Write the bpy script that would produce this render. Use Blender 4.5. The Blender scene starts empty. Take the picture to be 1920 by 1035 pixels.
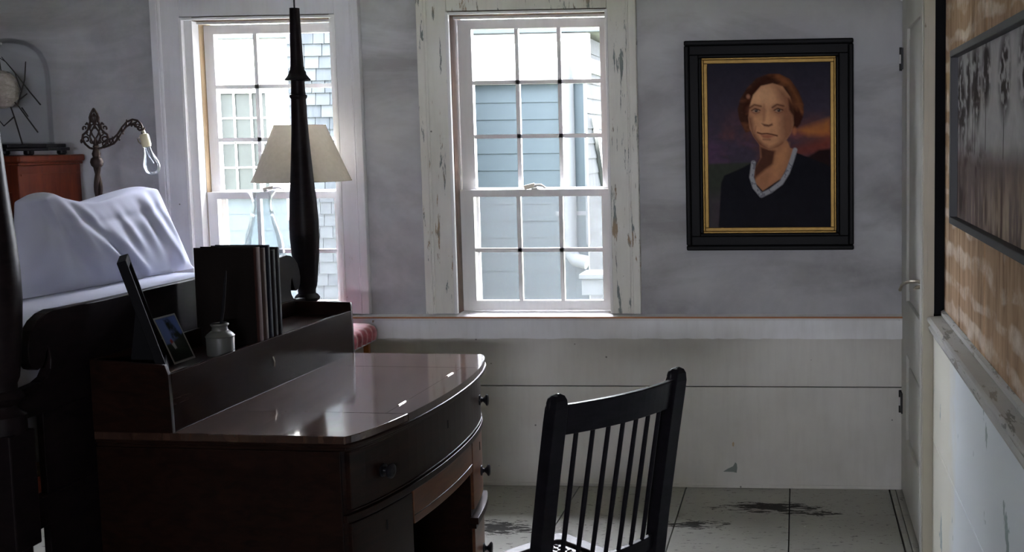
import bpy, bmesh, math, random
import numpy as np
from mathutils import Vector, Matrix
random.seed(7); np.random.seed(7)
sc = bpy.context.scene
COL = sc.collection
PI = math.pi

# ------------------------------------------------------------------ camera
cam = bpy.data.cameras.new('camera'); co = bpy.data.objects.new('camera', cam); COL.objects.link(co)
def cam_matrix(y, p, r, loc):
    cy, sy, cp, sp = math.cos(y), math.sin(y), math.cos(p), math.sin(p)
    fw = Vector((-sy*cp, cy*cp, -sp)); rt = Vector((cy, sy, 0)); up = rt.cross(fw)
    cr, sr = math.cos(r), math.sin(r)
    r2 = cr*rt + sr*up; u2 = -sr*rt + cr*up
    m = Matrix((r2, u2, -fw)).transposed().to_4x4(); m.translation = loc
    return m
co.matrix_world = cam_matrix(0.073007, 0.085515, -0.012318, (0, 0, 1.58))
cam.sensor_width = 36; cam.lens = 2050/1920*36
cam.shift_x = (960-1347.04)/1920; cam.shift_y = -(517.5-434.48)/1920
cam.clip_end = 200; cam.clip_start = 0.02
sc.camera = co

# ------------------------------------------------------------------ world, sun, exposure
W = bpy.data.worlds.new('sky'); sc.world = W; W.use_nodes = True
bg = W.node_tree.nodes['Background']
bg.inputs[0].default_value = (0.87, 0.885, 1.0, 1); bg.inputs[1].default_value = 1.0
sun = bpy.data.lights.new('sun', 'SUN'); so = bpy.data.objects.new('sun', sun); COL.objects.link(so)
so.rotation_euler = Vector((-0.25, 0.70, -0.71)).to_track_quat('-Z', 'Y').to_euler(); so.location = (4, -10, 12)
sun.energy = 3.2; sun.angle = 0.009; sun.color = (1.0, 0.95, 0.87)
def portal(loc, direction, sx, sy):
    l = bpy.data.lights.new('sky_portal', 'AREA'); o = bpy.data.objects.new('sky_portal', l); COL.objects.link(o)
    l.shape = 'RECTANGLE'; l.size = sx; l.size_y = sy; l.cycles.is_portal = True
    o.location = loc; o.rotation_euler = Vector(direction).to_track_quat('-Z', 'Z').to_euler()
portal((-1.19, 5.01, 1.47), (0, -1, 0), 0.78, 1.36)
portal((-2.42, 5.01, 1.47), (0, -1, 0), 0.78, 1.36)
FILL_GAP = (-0.80, 0.42, 1.37, 1.60)           # fill-light opening added in the unseen rear wall (x0, x1, z0, z1)
portal(((FILL_GAP[0]+FILL_GAP[1])/2, -1.72, (FILL_GAP[2]+FILL_GAP[3])/2), (0, 1, 0), FILL_GAP[1]-FILL_GAP[0], FILL_GAP[3]-FILL_GAP[2])
vs = sc.view_settings
vs.view_transform = 'Standard'; vs.look = 'None'; vs.gamma = 1; vs.use_curve_mapping = False
vs.exposure = 6.42
sc.cycles.use_denoising = True
sc.cycles.max_bounces = 10; sc.cycles.diffuse_bounces = 6; sc.cycles.glossy_bounces = 4
sc.cycles.transparent_max_bounces = 16; sc.cycles.transmission_bounces = 6
sc.cycles.caustics_reflective = False; sc.cycles.caustics_refractive = False
sc.cycles.sample_clamp_indirect = 8

# ------------------------------------------------------------------ node helpers
class N:
    def __init__(s, name, rough=0.5, spec=0.5, metal=0.0):
        s.m = bpy.data.materials.new(name); s.m.use_nodes = True; s.t = s.m.node_tree
        s.b = s.t.nodes['Principled BSDF']
        s.b.inputs['Roughness'].default_value = rough
        s.b.inputs['Specular IOR Level'].default_value = spec
        s.b.inputs['Metallic'].default_value = metal
        s._pos = None
    def n(s, t): return s.t.nodes.new(t)
    def l(s, a, b): s.t.links.new(a, b)
    @property
    def pos(s):
        if s._pos is None: s._pos = s.n('ShaderNodeNewGeometry').outputs['Position']
        return s._pos
    def map(s, scale=(1, 1, 1), loc=(0, 0, 0), vec=None):
        m = s.n('ShaderNodeMapping'); s.l(vec or s.pos, m.inputs[0])
        m.inputs['Scale'].default_value = scale; m.inputs['Location'].default_value = loc
        return m.outputs[0]
    def noise(s, scale, detail=4, rough=0.55, vec=None, dist=0.0):
        k = s.n('ShaderNodeTexNoise'); s.l(vec or s.pos, k.inputs['Vector'])
        k.inputs['Scale'].default_value = scale; k.inputs['Detail'].default_value = detail
        k.inputs['Roughness'].default_value = rough; k.inputs['Distortion'].default_value = dist
        return k.outputs['Fac']
    def ramp(s, fac, stops, interp='LINEAR'):
        k = s.n('ShaderNodeValToRGB'); s.l(fac, k.inputs[0]); k.color_ramp.interpolation = interp
        e = k.color_ramp.elements
        while len(e) < len(stops): e.new(0.5)
        for el, (p, c) in zip(e, stops):
            el.position = p; el.color = (*c, 1) if isinstance(c, (tuple, list)) else (c, c, c, 1)
        return k.outputs[0]
    def mix(s, fac, a, b, mode='MIX'):
        k = s.n('ShaderNodeMix'); k.data_type = 'RGBA'; k.blend_type = mode
        for sock, v in ((k.inputs[0], fac), (k.inputs[6], a), (k.inputs[7], b)):
            if isinstance(v, (int, float)): sock.default_value = v
            elif isinstance(v, (tuple, list)): sock.default_value = (*v, 1)
            else: s.l(v, sock)
        return k.outputs[2]
    def math(s, op, a, b=0.0):
        k = s.n('ShaderNodeMath'); k.operation = op
        for sock, v in ((k.inputs[0], a), (k.inputs[1], b)):
            if isinstance(v, (int, float)): sock.default_value = v
            else: s.l(v, sock)
        return k.outputs[0]
    def near(s, c, r0, r1, scale=(1, 1, 1)):
        """1 near point c, fading to 0 between r0 and r1"""
        a = s.n('ShaderNodeVectorMath'); a.operation = 'SUBTRACT'; s.l(s.pos, a.inputs[0]); a.inputs[1].default_value = c
        m = s.n('ShaderNodeVectorMath'); m.operation = 'MULTIPLY'; s.l(a.outputs[0], m.inputs[0]); m.inputs[1].default_value = scale
        d = s.n('ShaderNodeVectorMath'); d.operation = 'LENGTH'; s.l(m.outputs[0], d.inputs[0])
        k = s.n('ShaderNodeMapRange'); s.l(d.outputs['Value'], k.inputs[0])
        k.inputs[1].default_value = r0; k.inputs[2].default_value = r1; k.inputs[3].default_value = 1; k.inputs[4].default_value = 0
        return k.outputs[0]
    def col(s, c):
        if isinstance(c, (tuple, list)): s.b.inputs['Base Color'].default_value = (*c, 1)
        else: s.l(c, s.b.inputs['Base Color'])
    def rough(s, v): s.l(v, s.b.inputs['Roughness'])
    def bump(s, h, strength=0.3, dist=0.002):
        k = s.n('ShaderNodeBump'); s.l(h, k.inputs['Height'])
        k.inputs['Strength'].default_value = strength; k.inputs['Distance'].default_value = dist
        s.l(k.outputs[0], s.b.inputs['Normal'])

def plain(name, c, rough=0.5, spec=0.5, metal=0.0, var=0.12, scale=12):
    k = N(name, rough, spec, metal)
    k.col(k.mix(k.noise(scale, 4), tuple(x*(1-var) for x in c), tuple(min(1, x*(1+var)) for x in c)))
    return k.m

def wood(name, dark, light, grain=(6, 6, 60), rough=0.35, spec=0.5, coat=0.0):
    k = N(name, rough, spec)
    f = k.noise(1.0, 6, 0.6, k.map(grain), 1.2)
    k.col(k.ramp(f, [(0.3, dark), (0.7, light)]))
    k.bump(f, 0.08, 0.001)
    if coat: k.b.inputs['Coat Weight'].default_value = coat; k.b.inputs['Coat Roughness'].default_value = 0.08
    return k.m

def paint(name, base, chip, amount, chip2=None, rough=0.45, scale=14, stretch=(1, 1, 1), grime=(0.5, 0.47, 0.42), spots=True, det=6):
    """old brush paint: large tint drift, chips showing an older coat, tiny nail specks"""
    k = N(name, rough, 0.4)
    c = k.mix(k.ramp(k.noise(2.2, 5), [(0.35, 0.0), (0.75, 0.55)]), base, tuple(a*b*1.25 for a, b in zip(base, grime)))
    c = k.mix(k.ramp(k.noise(40, 3, 0.6, k.map((1, 1, 0.12))), [(0.45, 0.0), (0.8, 0.12)]), c, (0.3, 0.28, 0.25))
    if amount > 0:
        f = k.noise(scale, det, 0.62 if det < 8 else 0.68, k.map(stretch), 0.3)
        m = k.ramp(f, [(1-amount-0.012, 0.0), (1-amount+0.012, 1.0)])
        f2 = k.noise(5, 2)
        cc = k.mix(k.ramp(f2, [(0.5, 0.0), (0.56, 1.0)]), chip, chip2 or chip)
        c = k.mix(m, c, cc)
        k.bump(m, 0.5, -0.0015)
    if spots:
        v = k.n('ShaderNodeTexVoronoi'); v.inputs['Scale'].default_value = 9; k.l(k.pos, v.inputs['Vector'])
        c = k.mix(k.ramp(v.outputs['Distance'], [(0.028, 0.8), (0.045, 0.0)]), c, (0.08, 0.07, 0.06))
    k.col(c)
    return k.m

M = {}
# plaster: skim-coated grey wall with trowel stains
k = N('grey_plaster', 0.9, 0.2)
c = k.ramp(k.noise(1.3, 7, 0.6, k.map((1, 1, 1.6)), 0.6), [(0.28, (0.33, 0.32, 0.335)), (0.5, (0.48, 0.48, 0.50)), (0.75, (0.58, 0.59, 0.60))])
c = k.mix(k.ramp(k.noise(0.8, 5, 0.6, k.map((1, 1, 3.2), (4, 1, 7)), 1.0), [(0.50, 0.0), (0.66, 0.55)]), c, (0.25, 0.24, 0.235))
c = k.mix(k.ramp(k.noise(9, 6, 0.7), [(0.5, 0.0), (0.85, 0.35)]), c, (0.62, 0.63, 0.63))
k.col(c); k.bump(k.noise(18, 5), 0.25, 0.003); M['plaster'] = k.m
# wainscot paint
M['wains'] = paint('cream_wainscot_paint', (0.70, 0.685, 0.645), (0.3, 0.33, 0.31), 0.0, rough=0.5)
M['trim_white'] = paint('white_trim_paint', (0.84, 0.85, 0.88), (0.28, 0.30, 0.28), 0.28, (0.36, 0.27, 0.19), scale=18, stretch=(1.4, 1, 0.35))
M['casing_smooth'] = paint('white_casing_paint', (0.78, 0.78, 0.82), (0.45, 0.36, 0.31), 0.30, (0.33, 0.30, 0.28), scale=11, stretch=(3.5, 1, 0.4))
M['casing_peel'] = paint('peeling_casing_paint', (0.82, 0.815, 0.77), (0.20, 0.23, 0.22), 0.405, (0.34, 0.25, 0.16), scale=8, stretch=(4.5, 1, 0.6), det=9)
M['sash'] = paint('white_sash_paint', (0.80, 0.80, 0.80), (0.5, 0.5, 0.5), 0.0, rough=0.35, spots=False, grime=(0.75, 0.72, 0.70))
M['sill'] = paint('glossy_sill_paint', (0.78, 0.78, 0.79), (0.4, 0.3, 0.2), 0.24, rough=0.25, scale=20)
M['rawwood'] = wood('raw_brown_wood', (0.045, 0.026, 0.018), (0.15, 0.085, 0.055), (30, 30, 4), 0.7, 0.2)
M['tanwood'] = wood('tan_bare_wood', (0.40, 0.29, 0.17), (0.56, 0.43, 0.28), (40, 40, 3), 0.65, 0.2)
M['edge_line'] = plain('rusty_bare_edge', (0.42, 0.20, 0.11), 0.8)
# door paint
M['door'] = paint('pale_door_paint', (0.60, 0.60, 0.565), (0.40, 0.36, 0.28), 0.20, rough=0.5, spots=False)
M['rcase'] = paint('cream_casing_paint', (0.52, 0.49, 0.40), (0.3, 0.26, 0.19), 0.30, scale=16, stretch=(1, 1, .4), spots=False)
# right wainscot: white with chips of blue grey undercoat, bluish sky light painted in nearer the camera
k = N('chipped_white_skylit_paint', 0.45, 0.4)
ygrad = k.n('ShaderNodeSeparateXYZ'); k.l(k.pos, ygrad.inputs[0])
edge = k.math('ADD', ygrad.outputs[1], k.math('MULTIPLY', k.noise(6, 5, 0.6), 0.35))
bl = k.ramp(edge, [(0.0, 1.0), (1.0, 0.0)]); bl = None
mr = k.n('ShaderNodeMapRange'); k.l(edge, mr.inputs[0])
for i, v in enumerate((3.46, 3.62, 1.0, 0.0)): mr.inputs[i+1].default_value = v
c = k.mix(mr.outputs[0], (0.76, 0.75, 0.66), (0.80, 0.86, 0.90))
ch = k.ramp(k.noise(7, 5, 0.6, k.map((1, 1.0, 0.5), (3.1, 0, 1.7))), [(0.625, 0.0), (0.64, 1.0)])
c = k.mix(ch, c, (0.33, 0.42, 0.43)); k.col(c); k.bump(ch, 0.4, -0.0012); M['rwains'] = k.m
M['ledge'] = paint('worn_ledge_paint', (0.50, 0.50, 0.48), (0.20, 0.20, 0.18), 0.44, (0.26, 0.23, 0.19), scale=20, stretch=(1, .22, 1), spots=False, det=9)
# old vertical planks with ghost bands of plaster lath
k = N('old_plank_wood', 0.8, 0.2)
g = k.noise(1.0, 6, 0.6, k.map((18, 18, 2.2)), 1.0)
oi = k.n('ShaderNodeObjectInfo')
c = k.ramp(g, [(0.25, (0.16, 0.090, 0.048)), (0.5, (0.40, 0.26, 0.155)), (0.75, (0.56, 0.40, 0.26))])
c = k.mix(k.math('MULTIPLY', oi.outputs['Random'], 0.4), c, (0.30, 0.19, 0.11))
wv = k.n('ShaderNodeTexWave'); wv.wave_type = 'BANDS'; wv.bands_direction = 'Z'
wv.inputs['Scale'].default_value = 3.1; wv.inputs['Distortion'].default_value = 5.0; wv.inputs['Detail'].default_value = 3
wv.inputs['Detail Scale'].default_value = 2.5; k.l(k.map((1, 0.4, 1), (0, 0, .07)), wv.inputs['Vector'])
bandm = k.math('MULTIPLY', k.ramp(wv.outputs['Fac'], [(0.45, 0.0), (0.85, 1.0)]), k.ramp(k.noise(3.5, 6, 0.7), [(0.40, 0.0), (0.68, 1.0)]))
c = k.mix(bandm, c, (0.80, 0.70, 0.60)); k.col(c); k.bump(g, 0.5, 0.003); M['planks'] = k.m
M['black'] = plain('black_gap_shade', (0.012, 0.012, 0.013), 0.8, 0.1)  # black colour stands in for shade in recesses, joints and keyholes
# floor paint: grey, scuffed to black along the boards' cross direction
k = N('scuffed_grey_floor_paint', 0.55, 0.35)
c = k.ramp(k.noise(2.0, 5), [(0.3, (0.27, 0.265, 0.235)), (0.7, (0.35, 0.345, 0.31))])
s1 = k.noise(1.0, 8, 0.68, k.map((15, 50, 1)), 0.7)
zone = k.math('MAXIMUM', k.near((-0.12, 4.57, 0), 0.02, 0.36, (1, 3.6, 1)), k.math('MAXIMUM', k.near((-1.25, 4.28, 0), 0.02, 0.30, (1, 2.4, 1)), k.near((0.06, 4.50, 0), 0.0, 0.2, (1, 3.8, 1))))
zone = k.math('MAXIMUM', zone, k.near((-0.45, 4.35, 0), 0.0, 0.25, (1, 3.0, 1)))
th = k.math('ADD', s1, k.math('MULTIPLY', zone, 0.30))
m1 = k.ramp(th, [(0.645, 0.0), (0.69, 1.0)])
c = k.mix(m1, c, (0.025, 0.023, 0.02))
m2_ = k.ramp(k.noise(1.0, 7, 0.7, k.map((26, 60, 1), (3, 5, 0))), [(0.59, 0.0), (0.625, 0.85)])
c = k.mix(m2_, c, (0.05, 0.045, 0.04))
c = k.mix(k.ramp(k.noise(30, 3), [(0.73, 0.0), (0.75, 0.7)]), c, (0.62, 0.62, 0.60))
k.col(c); k.rough(k.mix(m1, (0.45,)*3, (0.8,)*3)); k.bump(m1, 0.3, -0.001); M['floor'] = k.m
M['rearwood'] = wood('dark_panelled_wall', (.03, .02, .015), (.07, .045, .03), (10, 10, 2), .6, .3)
M['ceil'] = plain('white_ceiling', (0.85, 0.85, 0.83), 0.9, 0.1, var=0.05)
# furniture
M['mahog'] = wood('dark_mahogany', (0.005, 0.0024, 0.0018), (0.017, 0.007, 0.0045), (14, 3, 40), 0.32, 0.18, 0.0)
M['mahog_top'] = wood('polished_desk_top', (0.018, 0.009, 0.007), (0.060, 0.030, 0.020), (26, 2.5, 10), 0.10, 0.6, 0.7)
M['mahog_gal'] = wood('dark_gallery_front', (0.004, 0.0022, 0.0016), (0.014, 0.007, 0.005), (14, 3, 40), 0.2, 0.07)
M['mahog_lit'] = wood('bounce_lit_mahogany', (0.05, 0.018, 0.009), (0.13, 0.05, 0.022), (10, 4, 30), 0.32, 0.4)  # lighter, redder mahogany copy with warm floor bounce painted in
M['chest'] = wood('red_mahogany_chest', (0.055, 0.009, 0.004), (0.135, 0.027, 0.010), (14, 14, 2.5), 0.35, 0.2)
M['ebony'] = wood('ebonised_wood', (0.004, 0.0038, 0.005), (0.010, 0.009, 0.012), (10, 10, 30), 0.35, 0.15)
M['bedwood'] = wood('near_black_bed_wood', (0.004, 0.0026, 0.0032), (0.011, 0.007, 0.0075), (10, 10, 30), 0.42, 0.10)
M['brass'] = plain('worn_brass', (0.55, 0.50, 0.42), 0.25, 0.5, 1.0)
M['iron'] = plain('cast_iron_bronze', (0.045, 0.028, 0.022), 0.45, 0.5, 0.6)
M['ironmetal'] = plain('black_iron_hinge', (0.03, 0.03, 0.03), 0.5, 0.5, 0.5)
M['orangewood'] = wood('orange_maple_leg', (0.35, 0.13, 0.04), (0.55, 0.24, 0.08), (30, 30, 3), 0.35)
k = N('red_velvet', 0.85, 0.2); k.col(k.ramp(k.noise(45, 4), [(0.3, (0.17, 0.022, 0.035)), (0.7, (0.40, 0.075, 0.10))]))
k.b.inputs['Sheen Weight'].default_value = 0.6; M['velvet'] = k.m
k = N('white_linen', 0.9, 0.15); k.col(k.ramp(k.noise(3, 3), [(0.3, (0.37, 0.385, 0.47)), (0.7, (0.43, 0.44, 0.52))]))
k.bump(k.noise(160, 2), 0.12, 0.001); M['linen'] = k.m
k = N('parchment_lampshade', 0.8, 0.1); cshade = k.ramp(k.noise(60, 3), [(0.3, (0.66, 0.62, 0.54)), (0.7, (0.72, 0.68, 0.60))]); k.col(cshade)
tl_ = k.n('ShaderNodeBsdfTranslucent'); k.l(cshade, tl_.inputs[0]); ms_ = k.n('ShaderNodeMixShader'); ms_.inputs[0].default_value = .5
k.l(k.b.outputs[0], ms_.inputs[1]); k.l(tl_.outputs[0], ms_.inputs[2]); k.l(ms_.outputs[0], k.t.nodes['Material Output'].inputs[0]); M['shade'] = k.m
M['porcelain'] = plain('crackled_stoneware', (0.07, 0.072, 0.066), 0.4, 0.3)
M['mattblack'] = plain('matt_black_frame', (0.008, 0.008, 0.009), 0.75, 0.05)
M['dullcard'] = plain('yellowed_card', (0.34, 0.33, 0.31), 0.7)
M['ivory'] = plain('yellowed_ivory_socket', (0.58, 0.52, 0.34), 0.45)
M['paperwhite'] = plain('white_card', (0.72, 0.71, 0.68), 0.7)
M['pages'] = plain('aged_paper', (0.45, 0.38, 0.28), 0.8)
M['nest'] = plain('dry_grass_nest', (0.32, 0.28, 0.24), 0.95, 0.1, var=0.45, scale=60)
M['twig'] = plain('dark_twig', (0.035, 0.028, 0.025), 0.8)
M['latch'] = plain('tarnished_latch', (0.32, 0.29, 0.23), 0.4, 0.5, 0.6)
M['gold'] = plain('gilt_slip', (0.26, 0.155, 0.035), 0.42, 0.4, 0.55, var=0.35, scale=40)
M['frameblack'] = plain('black_lacquer_frame', (0.006, 0.006, 0.0065), 0.4, 0.08)
M['framegrey'] = plain('charcoal_frame', (0.045, 0.046, 0.05), 0.5, 0.4)
def glass(name, tint=(1, 1, 1), refl=0.10, rough=0.0, cap=1.0):
    m = bpy.data.materials.new(name); m.use_nodes = True; t = m.node_tree; t.nodes.clear()
    o = t.nodes.new('ShaderNodeOutputMaterial'); mx = t.nodes.new('ShaderNodeMixShader')
    tr = t.nodes.new('ShaderNodeBsdfTransparent'); gl = t.nodes.new('ShaderNodeBsdfGlossy'); lw = t.nodes.new('ShaderNodeLayerWeight')
    nz = t.nodes.new('ShaderNodeTexNoise'); nz.inputs['Scale'].default_value = 9
    rp = t.nodes.new('ShaderNodeMapRange'); rp.inputs[3].default_value = max(rough, 0.01); rp.inputs[4].default_value = rough+0.03
    t.links.new(nz.outputs['Fac'], rp.inputs[0]); t.links.new(rp.outputs[0], gl.inputs['Roughness'])
    tr.inputs[0].default_value = (*tint, 1); lw.inputs[0].default_value = refl
    cp = t.nodes.new('ShaderNodeMath'); cp.operation = 'MULTIPLY'; cp.inputs[1].default_value = cap; t.links.new(lw.outputs['Fresnel'], cp.inputs[0]); t.links.new(cp.outputs[0], mx.inputs[0]); t.links.new(tr.outputs[0], mx.inputs[1]); t.links.new(gl.outputs[0], mx.inputs[2])
    t.links.new(mx.outputs[0], o.inputs[0]); return m
M['pane'] = glass('window_glass', (0.97, 0.98, 0.98), 0.04)
M['clear'] = glass('clear_thin_glass', (0.95, 0.965, 0.97), 0.30, cap=.38)
M['dome'] = glass('dome_glass', (0.97, 0.975, 0.98), 0.13, cap=.30)
M['bulb'] = glass('bulb_glass', (0.92, 0.95, 1.0), 0.40, cap=.45)
# insect screen: fine mesh, mostly open
m = bpy.data.materials.new('insect_screen_mesh'); m.use_nodes = True; t = m.node_tree; t.nodes.clear()
o_ = t.nodes.new('ShaderNodeOutputMaterial'); mx = t.nodes.new('ShaderNodeMixShader'); tr = t.nodes.new('ShaderNodeBsdfTransparent')
df = t.nodes.new('ShaderNodeBsdfTranslucent'); df2 = t.nodes.new('ShaderNodeBsdfDiffuse'); mx2 = t.nodes.new('ShaderNodeMixShader')
nz = t.nodes.new('ShaderNodeTexNoise'); nz.inputs['Scale'].default_value = 6; nz.inputs['Detail'].default_value = 6
mr_ = t.nodes.new('ShaderNodeMapRange'); mr_.inputs[1].default_value = .3; mr_.inputs[2].default_value = .7; mr_.inputs[3].default_value = .18; mr_.inputs[4].default_value = .32
df.inputs[0].default_value = (.06, .062, .063, 1); df2.inputs[0].default_value = (.05, .05, .05, 1); mx2.inputs[0].default_value = .4
t.links.new(nz.outputs[0], mr_.inputs[0]); t.links.new(mr_.outputs[0], mx.inputs[0]); t.links.new(tr.outputs[0], mx.inputs[1])
t.links.new(df.outputs[0], mx2.inputs[1]); t.links.new(df2.outputs[0], mx2.inputs[2]); t.links.new(mx2.outputs[0], mx.inputs[2]); t.links.new(mx.outputs[0], o_.inputs[0])
M['screen'] = m
# outside
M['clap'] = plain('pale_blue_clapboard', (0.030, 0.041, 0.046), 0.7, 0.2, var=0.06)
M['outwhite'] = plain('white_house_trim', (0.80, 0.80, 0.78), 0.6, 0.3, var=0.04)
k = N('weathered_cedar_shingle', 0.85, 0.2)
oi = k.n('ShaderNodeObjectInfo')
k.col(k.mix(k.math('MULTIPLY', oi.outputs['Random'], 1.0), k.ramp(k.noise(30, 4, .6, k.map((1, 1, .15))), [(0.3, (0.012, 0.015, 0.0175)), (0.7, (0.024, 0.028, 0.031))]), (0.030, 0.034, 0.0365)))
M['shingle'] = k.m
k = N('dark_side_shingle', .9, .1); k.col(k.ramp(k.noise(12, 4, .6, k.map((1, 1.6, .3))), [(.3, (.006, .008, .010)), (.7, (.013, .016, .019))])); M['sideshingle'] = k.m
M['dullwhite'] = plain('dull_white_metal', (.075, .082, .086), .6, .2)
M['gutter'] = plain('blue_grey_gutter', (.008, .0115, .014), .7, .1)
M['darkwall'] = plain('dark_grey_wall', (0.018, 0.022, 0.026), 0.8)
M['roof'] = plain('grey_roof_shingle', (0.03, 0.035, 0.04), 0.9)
M['ground'] = plain('dry_grass_ground', (0.20, 0.22, 0.13), 0.95, 0.1, var=0.3, scale=3)
M['leaf'] = plain('green_leaf', (0.16, 0.21, 0.10), 0.6, 0.3, var=0.4, scale=4)
M['bark'] = plain('grey_bark', (0.12, 0.10, 0.08), 0.9)
M['outpane'] = plain('dark_reflecting_pane', (0.012, 0.0145, 0.013), 0.4, 0.1, var=0.6, scale=5)
M['shade_block_wall'] = plain('shade_block_siding', (0.09, 0.085, 0.08), 0.8, 0.1)
M['siding'] = plain('white_house_siding', (0.62, 0.64, 0.63), 0.8, 0.2, var=0.1)

# ------------------------------------------------------------------ mesh helpers
class MB:
    def __init__(s): s.v = []; s.f = []
    def add(s, vs, fs):
        o = len(s.v); s.v += [tuple(v) for v in vs]; s.f += [tuple(i+o for i in f) for f in fs]; return s
    def box(s, x0, x1, y0, y1, z0, z1):
        return s.add([(x, y, z) for z in (z0, z1) for y in (y0, y1) for x in (x0, x1)],
                     [(0, 2, 3, 1), (4, 5, 7, 6), (0, 1, 5, 4), (2, 6, 7, 3), (0, 4, 6, 2), (1, 3, 7, 5)])
    def obox(s, c, ex, ey, ez):
        """box from centre and three half-edge vectors"""
        c, ex, ey, ez = map(Vector, (c, ex, ey, ez))
        return s.add([c+ex*i+ey*j+ez*k for k in (-1, 1) for j in (-1, 1) for i in (-1, 1)],
                     [(0, 2, 3, 1), (4, 5, 7, 6), (0, 1, 5, 4), (2, 6, 7, 3), (0, 4, 6, 2), (1, 3, 7, 5)])
    def lathe(s, prof, c=(0, 0, 0), n=24, sx=1.0, sy=1.0, mat=None, cap=True):
        vs = []; fs = []; mat = mat or Matrix.Identity(3); c = Vector(c)
        for r, z in prof:
            for i in range(n):
                a = 2*PI*i/n; vs.append(c + mat @ Vector((r*math.cos(a)*sx, r*math.sin(a)*sy, z)))
        for j in range(len(prof)-1):
            for i in range(n):
                a, b = j*n+i, j*n+(i+1) % n; fs.append((a, b, b+n, a+n))
        if cap:
            fs.append(tuple(reversed(range(n)))); fs.append(tuple(range((len(prof)-1)*n, len(prof)*n)))
        return s.add(vs, fs)
    def tube(s, pts, rad, n=8, cap=True):
        pts = [Vector(p) for p in pts]; m = len(pts)
        if isinstance(rad, (int, float)): rad = [rad]*m
        vs = []; fs = []; up = None
        for i, p in enumerate(pts):
            t = (pts[min(i+1, m-1)] - pts[max(i-1, 0)]).normalized()
            if up is None: up = t.orthogonal().normalized()
            up = (up - t*up.dot(t))
            up = up.normalized() if up.length > 1e-6 else t.orthogonal().normalized()
            w = t.cross(up)
            for k in range(n):
                a = 2*PI*k/n; vs.append(p + (up*math.cos(a) + w*math.sin(a))*rad[i])
        for i in range(m-1):
            for k in range(n):
                a, b = i*n+k, i*n+(k+1) % n; fs.append((a, b, b+n, a+n))
        if cap: fs.append(tuple(reversed(range(n)))); fs.append(tuple(range((m-1)*n, m*n)))
        return s.add(vs, fs)
    def prism(s, out, fn, t0, t1):
        """2-D outline extruded; fn(u, v, t) -> xyz"""
        n = len(out)
        vs = [fn(u, v, t0) for u, v in out] + [fn(u, v, t1) for u, v in out]
        fs = [tuple(reversed(range(n))), tuple(range(n, 2*n))] + [(i, (i+1) % n, n+(i+1) % n, n+i) for i in range(n)]
        return s.add(vs, fs)
    def grid(s, nu, nv, fn, wrap=False):
        vs = [fn(i/(nu-1) if not wrap else i/nu, j/(nv-1)) for j in range(nv) for i in range(nu)]
        fs = []
        for j in range(nv-1):
            for i in range(nu if wrap else nu-1):
                a = j*nu+i; b = j*nu+(i+1) % nu; fs.append((a, b, b+nu, a+nu))
        return s.add(vs, fs)
    def mesh(s, name, mat, smooth=False):
        me = bpy.data.meshes.new(name); me.from_pydata(s.v, [], s.f); me.materials.append(mat if not isinstance(mat, str) else M[mat])
        bm = bmesh.new(); bm.from_mesh(me); bmesh.ops.recalc_face_normals(bm, faces=bm.faces); bm.to_mesh(me); bm.free()
        if smooth:
            me.polygons.foreach_set('use_smooth', [True]*len(me.polygons))
        me.update(); return me
    def build(s, name, mat, parent=None, smooth=False, bevel=0.0, off=None, auto=None):
        if off is not None: s.v = [(v[0]-off[0], v[1]-off[1], v[2]-off[2]) for v in s.v]
        o = bpy.data.objects.new(name, s.mesh(name, mat, smooth)); COL.objects.link(o)
        if parent is not None: o.parent = parent
        if bevel:
            b = o.modifiers.new('bevel', 'BEVEL'); b.width = bevel; b.segments = 2; b.limit_method = 'ANGLE'; b.angle_limit = 0.7
        if smooth:
            try: o.data.set_sharp_from_angle(angle=auto or 0.7)
            except Exception: pass
        return o
def thing(name, label, cat, loc=(0, 0, 0), rz=0.0, group=None, kind=None):
    o = bpy.data.objects.new(name, None); COL.objects.link(o); o.location = loc; o.rotation_euler = (0, 0, rz); o.empty_display_size = .05
    return tag(o, label, cat, group, kind)
def tag(o, label=None, cat=None, group=None, kind=None):
    if label: o['label'] = label
    if cat: o['category'] = cat
    if group: o['group'] = group
    if kind: o['kind'] = kind
    return o
def struct(o, label=None): o['kind'] = 'structure'; return tag(o, label)
def dup(o, parent=None, loc=None):
    c = o.copy(); COL.objects.link(c)
    if parent is not None: c.parent = parent
    if loc is not None: c.location = loc
    return c

YB, XR, XL, YR = 4.835, 0.454, -4.40, -1.6

# ================================================================== THE ROOM
# floor: wide painted boards running away from the camera
fl = struct(MB().box(XL-.1, 0.60, YR-.1, YB+.1, -0.10, -0.024).build('floor', 'black'), 'wide painted floorboards with black scuffs')
seams = [XL, -3.88, -3.40, -2.93, -2.45, -1.97, -1.49, -1.004, -0.514, -0.044, 0.40]
for a, b in zip(seams[:-1], seams[1:]):
    MB().box(a+.0022, b-.0022, YR, YB+.02, -0.024, 0.0).build('plank', 'floor', fl, bevel=0.0015)
MB().box(0.405, 0.4275, YR, YB+.02, -0.024, -0.002).build('edge_strip', 'floor', fl, bevel=.0015)
MB().box(0.430, 0.475, YR, YB+.02, -0.024, 0.001).build('edge_strip', 'floor', fl, bevel=.0015)

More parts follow.
